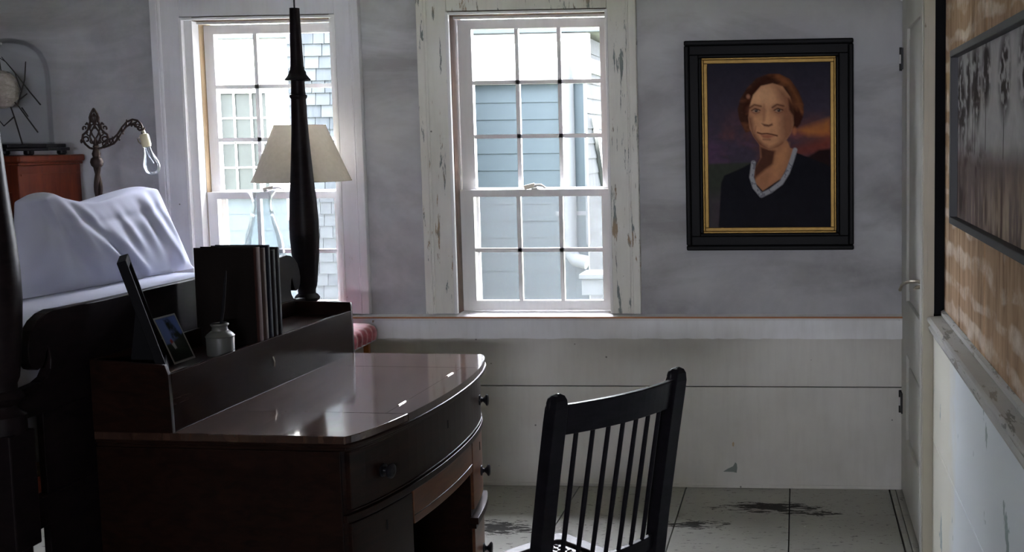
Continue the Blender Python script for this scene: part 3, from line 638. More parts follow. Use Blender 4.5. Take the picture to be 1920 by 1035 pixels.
# ------------------------------------------------------------------ painted pictures (vertex colour on the flat picture surface)
def srgb(c): c = np.asarray(c, float)/255.0; return np.where(c <= .04045, c/12.92, ((c+.055)/1.055)**2.4)
class Canvas:
    def __init__(s, w, h, res):
        s.nx, s.ny = int(w*res)+1, int(h*res)+1
        s.X, s.Y = np.meshgrid(np.linspace(0, w, s.nx), np.linspace(0, h, s.ny)); s.w, s.h = w, h
        s.C = np.zeros((s.ny, s.nx, 3))
    def vnoise(s, scale, seed, octv=4, sx=1.0, sy=1.0):
        r = np.random.RandomState(seed); out = np.zeros_like(s.X); amp = 1; tot = 0
        for o in range(octv):
            fx = s.X/scale*sx*(2**o); fy = s.Y/scale*sy*(2**o); g_ = r.rand(int(fy.max())+3, int(fx.max())+3)
            xi = fx.astype(int); yi = fy.astype(int); u = fx-xi; v = fy-yi; u = u*u*(3-2*u); v = v*v*(3-2*v)
            out += amp*(g_[yi, xi]*(1-u)*(1-v)+g_[yi, xi+1]*u*(1-v)+g_[yi+1, xi]*(1-u)*v+g_[yi+1, xi+1]*u*v); tot += amp; amp *= .55
        return out/tot
    def poly(s, pts, soft=1.0):
        inside = np.zeros_like(s.X, bool); d = np.full_like(s.X, 1e9); n = len(pts)
        for i in range(n):
            x0, y0 = pts[i]; x1, y1 = pts[(i+1) % n]
            cnd = ((y0 > s.Y) != (y1 > s.Y)); 
            if y1 != y0: inside ^= cnd & (s.X < (x1-x0)*(s.Y-y0)/(y1-y0)+x0)
            dx, dy = x1-x0, y1-y0; t_ = np.clip(((s.X-x0)*dx+(s.Y-y0)*dy)/(dx*dx+dy*dy+1e-9), 0, 1)
            d = np.minimum(d, np.hypot(s.X-x0-t_*dx, s.Y-y0-t_*dy))
        sd = np.where(inside, d, -d); return np.clip(.5+sd/(2*soft), 0, 1)
    def ell(s, cx, cy, rx, ry, soft=.3, rot=0.0):
        c_, s_ = math.cos(rot), math.sin(rot); dx = s.X-cx; dy = s.Y-cy
        q = np.hypot((dx*c_+dy*s_)/rx, (-dx*s_+dy*c_)/ry); return np.clip((1+soft-q)/(2*soft), 0, 1)
    def line(s, pts, w, soft=1.0):
        d = np.full_like(s.X, 1e9)
        for (x0, y0), (x1, y1) in zip(pts[:-1], pts[1:]):
            dx, dy = x1-x0, y1-y0; t_ = np.clip(((s.X-x0)*dx+(s.Y-y0)*dy)/(dx*dx+dy*dy+1e-9), 0, 1)
            d = np.minimum(d, np.hypot(s.X-x0-t_*dx, s.Y-y0-t_*dy))
        return np.clip((w+soft-d)/(2*soft), 0, 1)
    def put(s, m, c, a=1.0): s.C = s.C*(1-(m*a)[..., None])+srgb(c)*(m*a)[..., None]
    def build(s, name, parent, fn, mat_rough=.5):
        vs = [fn(x/s.w, 1-y/s.h) for x, y in zip(s.X.ravel(), s.Y.ravel())]
        me = bpy.data.meshes.new(name); nx, ny = s.nx, s.ny
        idx = np.arange(nx*ny).reshape(ny, nx)
        f = np.stack([idx[:-1, :-1], idx[1:, :-1], idx[1:, 1:], idx[:-1, 1:]], -1).reshape(-1, 4)
        me.from_pydata(vs, [], f.tolist())
        ca = me.color_attributes.new('paint', 'FLOAT_COLOR', 'POINT')
        ca.data.foreach_set('color', np.concatenate([s.C.reshape(-1, 3), np.ones((nx*ny, 1))], 1).astype(np.float32).ravel())
        k = N(name+'_paint', mat_rough, .06); at = k.n('ShaderNodeVertexColor'); at.layer_name = 'paint'; k.col(at.outputs[0])
        k.bump(k.noise(350, 3), .25, .0006)
        me.materials.append(k.m); o = bpy.data.objects.new(name, me); COL.objects.link(o); o.parent = parent
        return o

# portrait of a woman (canvas 232 x 306 units)
P = Canvas(232, 306, 0.85)
def zc(*pts): return [(x/3.696+34, y/3.696-2) for x, y in pts]
n1 = P.vnoise(60, 1, 5); n2 = P.vnoise(40, 2, 5, .6, 1.5); n3 = P.vnoise(8, 3, 3)
tY = P.Y/306
P.C[:] = srgb((72, 64, 78))
P.put(np.clip(1-tY*2.3, 0, 1), (44, 44, 54), .9)
P.put(np.clip((n1-.45)*4, 0, 1)*np.clip((tY-.25)*5, 0, 1)*(P.X < 120), (124, 74, 66), .6)
P.put(np.clip((n2-.45)*4, 0, 1)*np.clip((tY-.2)*4, 0, 1), (98, 72, 100), .7)
P.put(np.clip((P.X-120)/90, 0, 1)*np.clip(1-abs(tY-.42)/.14, 0, 1)*np.clip(n2*1.8-.3, 0, 1), (176, 92, 46), .85)
P.put(P.poly([(170, 125), (195, 116), (232, 104), (232, 136), (190, 134)], 6)*np.clip(n1*1.8-.2, 0, 1), (214, 134, 62), .8)
P.put(P.poly([(150, 160), (232, 140), (232, 170), (160, 175)], 7), (128, 62, 44), .7)
P.put(P.poly([(0, 186), (80, 184), (120, 190), (120, 306), (0, 306)], 2), (62, 66, 58))
P.put(P.poly([(0, 250), (40, 240), (40, 306), (0, 306)], 16), (84, 70, 84), .6)
P.put(P.poly([(165, 180), (190, 174), (210, 162), (232, 160), (232, 200), (165, 200)], 2.5), (44, 30, 30))
# dress
P.put(P.poly([(18, 306), (24, 222), (30, 208), (60, 196), (84, 184), (100, 190), (150, 170), (166, 166), (196, 178), (226, 190), (232, 194), (232, 306)], 1.2), (30, 30, 36))
P.put(P.ell(150, 262, 70, 30, .8)*n1, (44, 42, 48), .5)
# chest and neck
P.put(P.poly(zc((235, 560), (430, 540), (450, 590), (475, 600), (440, 700), (385, 800), (255, 885), (205, 830), (195, 740), (240, 660)), 1.2), (176, 122, 90))
P.put(P.poly(zc((240, 580), (345, 610), (330, 700), (270, 740), (200, 800), (195, 730), (245, 650)), 3), (70, 40, 34), .9)
P.put(P.poly(zc((350, 640), (440, 560), (420, 680), (360, 790), (300, 830)), 5), (206, 146, 104), .55)
# lace collar
lace = P.line(zc((192, 690), (178, 790), (200, 860), (246, 915), (310, 885), (385, 830), (430, 760), (460, 680), (484, 605)), 4.2, 1.2)
P.put(lace, (166, 166, 172)); P.put(lace*(n3 > .55), (98, 98, 108), .7)
# hair mass
hair = P.poly(zc((140, 480), (95, 390), (84, 320), (105, 250), (150, 180), (220, 110), (300, 84), (380, 86), (450, 120), (510, 200), (545, 290), (545, 360), (520, 430), (490, 455), (460, 460), (300, 330), (180, 470)), 1.5)
P.put(hair, (70, 42, 32))
hn = P.vnoise(16, 9, 4, .5, 1.4)
P.put(hair*np.clip((hn-.47)*5, 0, 1), (122, 76, 50), .75)
P.put(hair*P.line(zc((360, 96), (450, 160), (505, 260), (530, 350)), 5, 5), (158, 98, 58), .5)
P.put(hair*P.line(zc((330, 100), (240, 150), (170, 220), (140, 320)), 5, 5), (60, 28, 20), .7)
# face
face = P.poly(zc((330, 148), (250, 165), (195, 225), (170, 300), (160, 380), (168, 450), (195, 510), (240, 570), (300, 602), (350, 596), (410, 555), (455, 490), (478, 420), (476, 330), (450, 240), (400, 170)), 1.4)
P.put(face, (208, 152, 114))
P.put(face*P.ell(*zc((250, 230))[0], 26, 18, .9), (228, 176, 134), .8)
P.put(face*P.ell(*zc((255, 420))[0], 16, 22, .9), (222, 164, 122), .7)
P.put(face*P.poly(zc((340, 150), (490, 250), (490, 500), (370, 600), (390, 480), (375, 380), (400, 300)), 9), (142, 94, 72), .85)
P.put(face*P.poly(zc((150, 360), (185, 380), (200, 480), (260, 580), (300, 610), (200, 600)), 5), (104, 62, 50), .85)
P.put(face*P.line(zc((215, 545), (300, 600), (395, 565)), 4, 4), (120, 72, 54), .7)
P.put(P.poly(zc((438, 250), (470, 290), (500, 300), (540, 380), (505, 450), (480, 450), (470, 370), (445, 330)), 2), (66, 34, 26), .9)
P.put(P.poly(zc((440, 270), (455, 250), (520, 290), (500, 340)), 3), (120, 74, 48), .6)
P.put(P.ell(*zc((480, 475))[0], 4, 7, .5), (190, 118, 80), .8)
P.put(P.ell(*zc((160, 235))[0], 3.5, 4, .5), (210, 150, 120), .6)
# eyes, brows, nose, mouth
for ex, w_ in ((212, .95), (370, .86)):
    cx, cy = zc((ex, 332))[0]
    P.put(P.ell(cx, cy-1, 13*w_, 8, .8), (138, 88, 68), .75)
    P.put(P.line(zc((ex-42, 312), (ex-10, 292), (ex+36, 303)), 1.4, 1.4), (92, 54, 40), .9)
    P.put(P.ell(cx, cy+.5, 7.0*w_, 2.6, .35), (168, 140, 122), .9)
    P.put(P.ell(cx+.8, cy+.3, 2.7, 2.7, .3), (44, 40, 42), .95)
    P.put(P.line(zc((ex-30, 332), (ex-5, 318), (ex+30, 330)), .9, .9), (60, 34, 28), .95)
    P.put(P.line(zc((ex-24, 344), (ex, 353), (ex+26, 344)), .6, .9), (130, 80, 62), .8)
    P.put(P.ell(cx+.2, cy-.8, .6, .6, .4), (200, 190, 180), .6)
P.put(P.poly(zc((262, 300), (285, 320), (275, 400), (252, 425), (262, 440), (330, 436), (322, 420), (306, 410), (300, 330)), 2.4), (226, 170, 128), .55)
P.put(P.poly(zc((268, 290), (282, 330), (276, 400), (262, 415), (256, 380)), 3), (150, 98, 74), .55)
P.put(P.poly(zc((250, 420), (268, 438), (300, 444), (330, 434), (326, 420), (300, 430), (270, 424)), 1.4), (92, 48, 38), .9)
P.put(P.line(zc((222, 482), (250, 492), (290, 490), (330, 498), (360, 506)), 1.3, 1.0), (84, 36, 30), .95)
P.put(P.poly(zc((245, 500), (300, 498), (340, 508), (300, 524), (265, 520)), 1.6), (164, 92, 72), .8)
P.put(P.line(zc((262, 530), (310, 532)), 1.2, 1.6), (132, 84, 62), .8)
P.put(P.line(zc((212, 440), (205, 480)), .8, 1.8), (150, 98, 74), .7)
P.C *= (0.86+.28*n3)[..., None]
pt = thing('portrait_painting', 'framed oil portrait of a woman in a dark dress with lace collar', 'painting', (-.125, YB-.001, 1.084))
po = pt.location
px0, px1, pz0, pz1 = -.492, .243, 1.085, 2.003
def frame_rect(x0, x1, z0, z1, w, ya, yb, nm, mt, bev=.004):
    for a, b, c_, d in ((x0, x1, z1-w, z1), (x0, x1, z0, z0+w), (x0, x0+w, z0+w, z1-w), (x1-w, x1, z0+w, z1-w)):
        MB().box(a, b, ya, yb, c_, d).build(nm, mt, pt, off=po, bevel=bev)
frame_rect(px0, px1, pz0, pz1, .022, YB-.050, YB-.001, 'outer_moulding', 'frameblack', .006)
frame_rect(px0+.022, px1-.022, pz0+.022, pz1-.022, .040, YB-.040, YB-.001, 'frame_flat', 'frameblack', .003)
frame_rect(px0+.062, px1-.062, pz0+.062, pz1-.062, .014, YB-.046, YB-.001, 'inner_moulding', 'frameblack', .005)
frame_rect(px0+.076, px1-.076, pz0+.076, pz1-.076, .008, YB-.044, YB-.001, 'gilt_slip', 'gold', .002)
frame_rect(px0+.084, px1-.084, pz0+.084, pz1-.084, .016, YB-.036, YB-.001, 'gilt_slip', 'gold', .002)
q0, q1, r0, r1 = px0+.099, px1-.099, pz0+.099, pz1-.099
P.build('canvas', pt, lambda u, v: (q0+(q1-q0)*u-po[0], YB-.020-po[1], r0+(r1-r0)*v-po[2]), .8)
MB().box(q0-.002, q1+.002, YB-.019, YB-.001, r0-.002, r1+.002).build('stretcher', 'paperwhite', pt, off=po)

# landscape on the right wall (u runs towards the camera)
Lc = Canvas(270, 100, 1.0)
a1 = Lc.vnoise(40, 21, 5); a2 = Lc.vnoise(14, 22, 5, 1, .35); a3 = Lc.vnoise(7, 23, 4); a4 = Lc.vnoise(9, 24, 4, 1.6, .4)
ty = Lc.Y/100
Lc.C[:] = srgb((150, 148, 150)); Lc.put(np.clip((a1-.4)*3, 0, 1), (120, 116, 118), .6)
Lc.put(np.clip((ty-.50-.08*a1)*9, 0, 1), (104, 92, 90)); Lc.put(np.clip((ty-.55)*3, 0, 1)*np.clip((a2-.4)*4, 0, 1), (76, 60, 56), .9)
Lc.put(np.clip((ty-.66)*4, 0, 1)*np.clip((a4-.42)*5, 0, 1), (142, 126, 114), .65)
Lc.put(np.clip((Lc.X-70)/120, 0, 1)*np.clip((ty-.6)*4, 0, 1)*np.clip((a4-.35)*3, 0, 1), (168, 150, 132), .6)
Lc.put(Lc.poly([(40, 38), (120, 30), (270, 34), (270, 50), (60, 55)], 4)*np.clip(a1*2-.5, 0, 1), (168, 168, 170), .7)
def lt(x, y, rx, ry, seed):
    m_ = Lc.ell(x, y, rx, ry, .35)*np.clip((Lc.vnoise(5, seed, 4)-.36)*7, 0, 1); Lc.put(m_, (46, 38, 38), .95)
for (x, y, rx, ry, sd) in ((10, 24, 13, 26, 31), (22, 34, 9, 20, 32), (40, 22, 9, 20, 33), (62, 18, 11, 20, 34), (74, 24, 9, 20, 35), (100, 15, 13, 18, 36), (150, 20, 14, 20, 37), (200, 16, 16, 20, 38), (240, 24, 16, 22, 39)): lt(x, y, rx, ry, sd)
for x, y0, y1 in ((11, 40, 78), (39, 30, 58), (58, 26, 58), (66, 28, 58), (100, 24, 56), (150, 28, 60), (200, 26, 60)): Lc.put(Lc.line([(x, y0), (x-1.5, y1)], .8, .8), (42, 34, 34), .95)
Lc.put(Lc.ell(55, 62, 40, 12, .6)*np.clip((a3-.35)*4, 0, 1), (56, 42, 42), .85)
Lc.put(Lc.ell(12, 88, 18, 16, .6)*np.clip((a4-.35)*4, 0, 1), (44, 36, 36), .9)
Lc.C *= (1.25+.5*a3)[..., None]
lp = thing('landscape_painting', 'long grey and brown landscape painting of trees in a charcoal frame', 'painting', (.511, 2.68, 1.31)); lo = lp.location
ly0, ly1, lz0, lz1 = 1.99, 3.362, 1.313, 1.832
for a, b, c_, d in ((ly0, ly1, lz1-.020, lz1), (ly0, ly1, lz0, lz0+.020), (ly0, ly0+.02, lz0+.02, lz1-.02), (ly1-.02, ly1, lz0+.02, lz1-.02)):
    MB().box(.458, .5105, a, b, c_, d).build('frame_bar', 'framegrey', lp, off=lo, bevel=.002)
Lc.build('canvas', lp, lambda u, v: (.480-lo[0], ly1-.0205-(ly1-ly0-.041)*u-lo[1], lz0+.0205+(lz1-lz0-.041)*v-lo[2]), .7)
MB().box(.4815, .5105, ly0+.0205, ly1-.0205, lz0+.0205, lz1-.0205).build('backing', 'frameblack', lp, off=lo)

# postcard leaning on the gallery back
Kc = Canvas(40, 52, 1.6)
Kc.C[:] = srgb((176, 174, 168)); nK = Kc.vnoise(6, 41, 4)
Kc.put(Kc.poly([(2, 2), (38, 2), (38, 50), (2, 50)], .4), (40, 46, 38))
Kc.put(Kc.poly([(2, 2), (38, 2), (38, 22), (28, 26), (12, 30), (2, 30)], 1.0), (96, 118, 186)); Kc.put(Kc.poly([(15, 4), (24, 3), (32, 20), (38, 30), (38, 40), (16, 34), (17, 16)], 1.5)*np.clip(nK*2, 0, 1), (26, 30, 24))
Kc.put(Kc.poly([(10, 27), (14, 25), (16, 30), (11, 32)], .6), (150, 50, 44)); Kc.put(Kc.poly([(11, 31), (16, 29), (17, 36), (13, 37)], .6), (170, 170, 170))
Kc.C *= .45
pc = thing('postcard', 'white bordered colour postcard leaning beside the stoneware jar', 'postcard', dworld(-.618, .30, SH+.0005), DR)
def pcf(u, v, d=0.0):
    th = math.radians(24); return (-v*.150*math.sin(th)+d*math.cos(th)+.001, -.095+u*.105*1.0+0.0, v*.150*math.cos(th)+.001+d*math.sin(th))
Kc.build('print', pc, lambda u, v: pcf(u, v, .0009), .4)
MB().add([pcf(0, 0), pcf(1, 0), pcf(1, 1), pcf(0, 1), pcf(0, 0, .0008), pcf(1, 0, .0008), pcf(1, 1, .0008), pcf(0, 1, .0008)], [(0, 1, 2, 3), (4, 5, 6, 7), (0, 1, 5, 4), (1, 2, 6, 5), (2, 3, 7, 6), (3, 0, 4, 7)]).build('card', 'dullcard', pc)

# stoneware jar and pen
jl = dworld(GX-.060, .355, SH+.0005)
jar = thing('ink_jar', 'small white stoneware ink jar with a pen standing in it', 'jar', jl)
MB().lathe([(.036, 0), (.040, .004), (.041, .058), (.039, .066), (.030, .074), (.024, .078), (.022, .088), (.024, .092), (.027, .096), (.026, .100), (.020, .100), (.019, .08), (.030, .06), (.030, .01)], (0, 0, 0), 32).build('body', 'porcelain', jar, smooth=True)
MB().lathe([(.0412, .058), (.0428, .061), (.0412, .064)], (0, 0, 0), 32, cap=False).build('shoulder_ring', 'porcelain', jar, smooth=True)
pen = thing('dip_pen', 'slim dark dip pen standing in the stoneware jar', 'pen', (jl[0], jl[1], jl[2]+.012))
MB().tube([(-.012, 0, 0), (.012, .003, .13), (.022, .005, .22), (.026, .006, .25)], [.0035, .005, .0042, .002], 8).build('holder', 'mattblack', pen, smooth=True)
MB().tube([(-.012, 0, 0.0), (-.0135, 0, -.008)], [.003, .0008], 6).build('nib', 'latch', pen)

# ================================================================== CHAIR
ch = thing('dining_chair', 'black spindle-back side chair drawn up to the desk', 'chair', (-.512, 2.652, 0), math.radians(50.55))
PW = .192
def post_pts(sx, z):  # leaning post centre at height z
    f = max(0, (z-.44)/.56); return Vector((sx*PW, -.107*f**1.15, z))
for sx in (-1, 1):
    zs = [0, .2, .44, .6, .8, .93, .965, .985, .995, 1.0]
    hw = [.016, .018, .0195, .0195, .0195, .0195, .0185, .0155, .011, .003]
    vs = []; fs = []
    for z, h in zip(zs, hw):
        p = post_pts(sx, z) if z >= .44 else Vector((sx*PW, -.05*(1-z/.44)**1.5, z))
        d = .021 if z < .93 else .021*min(1, h/.0185)
        for i, j in ((-1, -1), (1, -1), (1, 1), (-1, 1)): vs.append((p.x+i*h, p.y+j*d, p.z))
    for r in range(len(zs)-1):
        for i in range(4): fs.append((r*4+i, r*4+(i+1) % 4, r*4+4+(i+1) % 4, r*4+4+i))
    fs += [(0, 1, 2, 3), tuple(range(len(zs)*4-4, len(zs)*4))]
    MB().add(vs, fs).build('back_post', 'ebony', ch, bevel=.004)
    mo = MB(); p = post_pts(sx, .955); mo.lathe([(.016, -.012), (.017, 0), (.013, .012)], (p.x, p.y+.026, .975), 16, sy=.55)
    MB().box(sx*.17-.018, sx*.17+.018, .352, .388, 0, .41).build('front_leg', 'ebony', ch, bevel=.003)
    MB().box(sx*.185-.011, sx*.185+.011, .01, .36, .16, .185).build('side_stretcher', 'ebony', ch, bevel=.003)
    MB().box(sx*.19-.011, sx*.19+.011, .018, .36, .36, .412).build('side_rail', 'ebony', ch, bevel=.003)
    MB().lathe([(.0205, -.022), (.0205, -.006), (.017, .003), (.009, .009), (.002, .011)], (post_pts(sx, .99)+Vector((0, .014, -.006)))[:], 16, sy=.7).build('post_cap', 'ebony', ch, smooth=True)
MB().box(-.155, .155, .36, .382, .36, .412).build('front_rail', 'ebony', ch, bevel=.003)
MB().box(-.155, .155, .36, .382, .20, .228).build('front_stretcher', 'ebony', ch, bevel=.003)
def curved_rail(z0, z1, bowd, th, name):
    a = []; n = 18
    def fn(i, z, d):
        x = -PW+.014 + (2*PW-.028)*i/n; y = post_pts(1, z).y - bowd*(1-(2*i/n-1)**2); return (x, y+d, z)
    vs = []; fs = []
    for i in range(n+1):
        for z, d in ((z0, -th), (z1, -th), (z1, th), (z0, th)): vs.append(fn(i, z, d))
    for i in range(n):
        for k_ in range(4): fs.append((i*4+k_, i*4+(k_+1) % 4, i*4+4+(k_+1) % 4, i*4+4+k_))
    fs += [(0, 1, 2, 3), (n*4, n*4+1, n*4+2, n*4+3)]
    return MB().add(vs, fs).build(name, 'ebony', ch, bevel=.003)
curved_rail(.895, .970, .026, .009, 'crest_rail'); curved_rail(.505, .545, .018, .009, 'lower_rail')
for i in range(7):
    f = (i+1)/8; x = -PW+.014+(2*PW-.028)*f; cv = 1-(2*f-1)**2
    p0 = (x, post_pts(1, .54).y-.018*cv, .540); p1 = (x, post_pts(1, .90).y-.026*cv, .900)
    MB().tube([p0, tuple((a+b)/2 for a, b in zip(p0, p1)), p1], [.0058, .0068, .0058], 10).build('spindle', 'ebony', ch, smooth=True)
# seat: glossy frame and woven leather panel
seat = MB()
so_ = [(-.195, -.005), (.195, -.005), (.205, .20), (.205, .39), (.19, .405), (-.19, .405), (-.205, .39), (-.205, .20)]
si_ = [(x*.80, .2+(y-.2)*.80) for x, y in so_]
vs = [(x, y, z) for z in (.412, .440) for x, y in so_] + [(x, y, z) for z in (.412, .440) for x, y in si_]
fs = []
for i in range(8):
    j = (i+1) % 8
    fs += [(i, j, 8+j, 8+i), (16+i, 16+j, 24+j, 24+i), (8+i, 8+j, 24+j, 24+i), (i, j, 16+j, 16+i)]
M['seatwood'] = wood('glossy_dark_seat', (.02, .017, .018), (.05, .04, .04), (10, 40, 10), .4, .12)
seat.add(vs, fs).build('seat_frame', 'seatwood', ch, bevel=.003)
wp = MB(); nn = 16
wp.prism(si_, lambda u, v, t: (u, v, t), .420, .430)
for i in range(nn):
    for j in range(nn):
        cx = -.148+.296*(i+.5)/nn; cy = .045+.31*(j+.5)/nn
        hx, hy = (.0095, .0055) if (i+j) % 2 else (.0055, .0095)
        wp.lathe([(1.0, 0), (.85, .003), (.4, .0048), (.05, .005)], (cx, cy, .4295), 8, sx=hx, sy=hy)
sp = wp.build('woven_panel', plain('woven_dark_leather', (.03, .022, .022), .35), ch, smooth=True); sp['kind'] = 'stuff'

# ================================================================== BED
BX, BY0, BY1 = -2.0, 2.570, 4.292; BM = (BY0+BY1)/2
bed = thing('four_poster_bed', 'near-black four poster bed with turned posts behind the desk', 'bed', (BX-1.0, BM, 0)); bo = bed.location
prof = [(.045, 0), (.045, .02), (.038, .04), (.045, .10), (.045, .86)]
turn = [(.050, .86), (.050, .905), (.034, .918), (.030, .930), (.046, .942), (.050, .952), (.044, .962), (.034, .970), (.034, .985),
        (.040, 1.00), (.046, 1.05), (.052, 1.12), (.057, 1.20), (.0565, 1.27), (.052, 1.35), (.045, 1.43), (.039, 1.52), (.034, 1.60), (.0305, 1.68), (.0285, 1.755),
        (.0295, 1.758), (.0335, 1.764), (.0335, 1.771), (.0285, 1.776), (.0268, 1.790), (.0262, 1.828), (.048, 1.830), (.0495, 1.835), (.041, 1.845), (.0335, 1.856), (.0335, 1.863), (.0285, 1.872),
        (.0255, 1.888), (.0235, 1.95), (.0210, 2.04), (.0190, 2.117), (.0, 2.1181)]
def post(x, y):
    p = MB().lathe(turn, (x, y, 0), 32).build('post', 'bedwood', bed, smooth=True, off=bo, auto=.6)
    MB().box(x-.046, x+.046, y-.046, y+.046, .56, .862).build('post_block', 'bedwood', p, off=bo, bevel=.004)
    MB().lathe([(.020, 0), (.030, .01), (.036, .06), (.026, .10), (.030, .16), (.040, .30), (.040, .46), (.030, .50), (.044, .53), (.044, .562)], (x, y, 0), 24).build('post_foot', 'bedwood', p, smooth=True, off=bo)
    MB().tube([(x, y, 2.116), (x, y, 2.30)], .0035, 8).build('finial_pin', 'ironmetal', p, off=bo)
for x in (BX, BX-1.98):
    for y in (BY0, BY1): post(x, y)
# footboard with curled shoulders
half = [(0, 1.138), (.20, 1.139), (.45, 1.140), (.62, 1.143), (.672, 1.146), (.705, 1.140), (.735, 1.126), (.760, 1.103), (.774, 1.075), (.779, 1.045), (.774, 1.020), (.762, 1.003), (.745, .996), (.727, 1.002),
        (.716, 1.018), (.708, 1.040), (.704, 1.050), (.698, 1.040), (.694, 1.015), (.697, .990), (.712, .972), (.740, .962), (.790, .958), (.850, .958)]
low = [(.850, .880), (.60, .880), (0, .880)]
outl = [(BM-u, v) for u, v in half+low][::-1]
right = [(BM+u, v) for u, v in half+low]
poly = right + [p for p in outl[0:]][1:-1] if False else right[:-1] + [(BM, .880)] + [(BM-u, v) for u, v in (half+low)[::-1]][1:-1]
MB().prism(poly, lambda u, v, t: (t, u, v), BX-.018, BX+.014).build('footboard', 'bedwood', bed, off=bo, bevel=.003)
MB().box(BX-.022, BX+.018, BY0+.04, BY1-.04, .58, .66).build('foot_rail', 'bedwood', bed, off=bo, bevel=.003)
MB().box(BX-.012, BX+.008, BY0+.13, BY1-.13, .12, .879).build('foot_panel', 'bedwood', bed, off=bo, bevel=.002)
MB().box(BX-2.0-.015, BX-2.0+.015, BY0+.03, BY1-.03, .66, 1.55).build('headboard', 'bedwood', bed, off=bo, bevel=.004)
for y in (BY0, BY1): MB().box(BX-1.96, BX-.04, y-.02, y+.02, .66, .76).build('side_rail', 'bedwood', bed, off=bo, bevel=.003)
MB().box(BX-1.97, BX-.03, BY0+.02, BY1-.02, .70, .715).build('slat_deck', 'tanwood', bed, off=bo)
mt_ = thing('mattress', 'thick white covered mattress on the four poster bed', 'mattress', (BX-1.0, BM, .717))
def cushion(w, d, h, e=4.0, n=28, wr=0.0):
    def fn(i, j):
        pass
    return None
def rbox(x0, x1, y0, y1, z0, z1, r, seg=3):
    bm = bmesh.new(); bmesh.ops.create_cube(bm, size=1.0)
    for v in bm.verts: v.co = Vector(((x0+x1)/2+v.co.x*(x1-x0), (y0+y1)/2+v.co.y*(y1-y0), (z0+z1)/2+v.co.z*(z1-z0)))
    bmesh.ops.bevel(bm, geom=list(bm.edges), offset=r, segments=seg, affect='EDGES', profile=.5)
    mb = MB(); bm.verts.ensure_lookup_table(); mb.v = [tuple(v.co) for v in bm.verts]; mb.f = [tuple(v.index for v in f.verts) for f in bm.faces]; bm.free(); return mb
rbox(-.955, .958, -.805, .805, 0, .25, .05, 4).build('ticking', 'linen', mt_, smooth=True)
rbox(-.962, .966, -.812, .812, .14, .352, .06, 5).build('cover_sheet', 'linen', mt_, smooth=True)
MZ = .717+.352
def pillow(name, label, loc, rz, lean, L, Hh, T, seed, peak=0.0):
    """standing pillow: u along length, v upwards, leaning back; wrinkled, with a flat sewn hem at the ends"""
    p = thing(name, label, 'pillow', loc, rz, 'white pillows standing on the bed')
    r = random.Random(seed); folds = [(r.uniform(-.9, .9), r.uniform(-.6, .6), r.uniform(.08, .2), r.uniform(.004, .013), r.uniform(-1.0, 1.0)) for _ in range(22)]
    mb = MB(); nu, nv = 56, 34
    def side(sg):
        def fn(a, b):
            u = a*2-1; v = b*2-1
            t = (max(0, 1-abs(u)**2.6)**.55)*(max(0, 1-abs(v)**2.4)**.55)
            sh = 1-.05*v*v*abs(u)-.0*u
            y = u*L/2*(1-.055*(1-v*v)*abs(u)**3)*sh
            z = (v+1)/2*Hh*(1-.10*(1-abs(u)**2)*max(0, v)*0+0) + (.030*abs(u)**6+peak*max(0, -u-.55))*(v > 0)*v - .02*(1-u*u)*max(0, v)
            w = 0
            for fu, fv, fw, fa, fk in folds:
                q = (u-fu)+fk*(v-fv)*.6; w += fa*math.exp(-(q/fw)**2*6)*math.exp(-((v-fv)/.7)**2)
            x = sg*(T/2*t + (w*t if sg > 0 else w*t*.5))
            x += .10*T*math.sin(v*1.4)
            x -= math.tan(lean)*z
            return (x, y, max(z, .0))
        return fn
    mb.grid(nu, nv, side(1)); mb.grid(nu, nv, side(-1))
    b = mb.build('case', 'linen', p, smooth=True, auto=1.2)
    hem = MB()
    for sgn in (-1, 1):
        pts = []
        for j in range(13):
            v = j/12*2-1; yv = sgn*L/2*(1-.05*v*v)*(1-.055*(1-v*v)); zv = (v+1)/2*Hh+.030*max(0, v); pts.append((.10*T*math.sin(v*1.4)-math.tan(lean)*zv+.004, yv-sgn*.004, max(.004, zv)))
        hem.tube(pts, .0045, 6)
    hem.build('hem', 'linen', p, smooth=True)
    return p
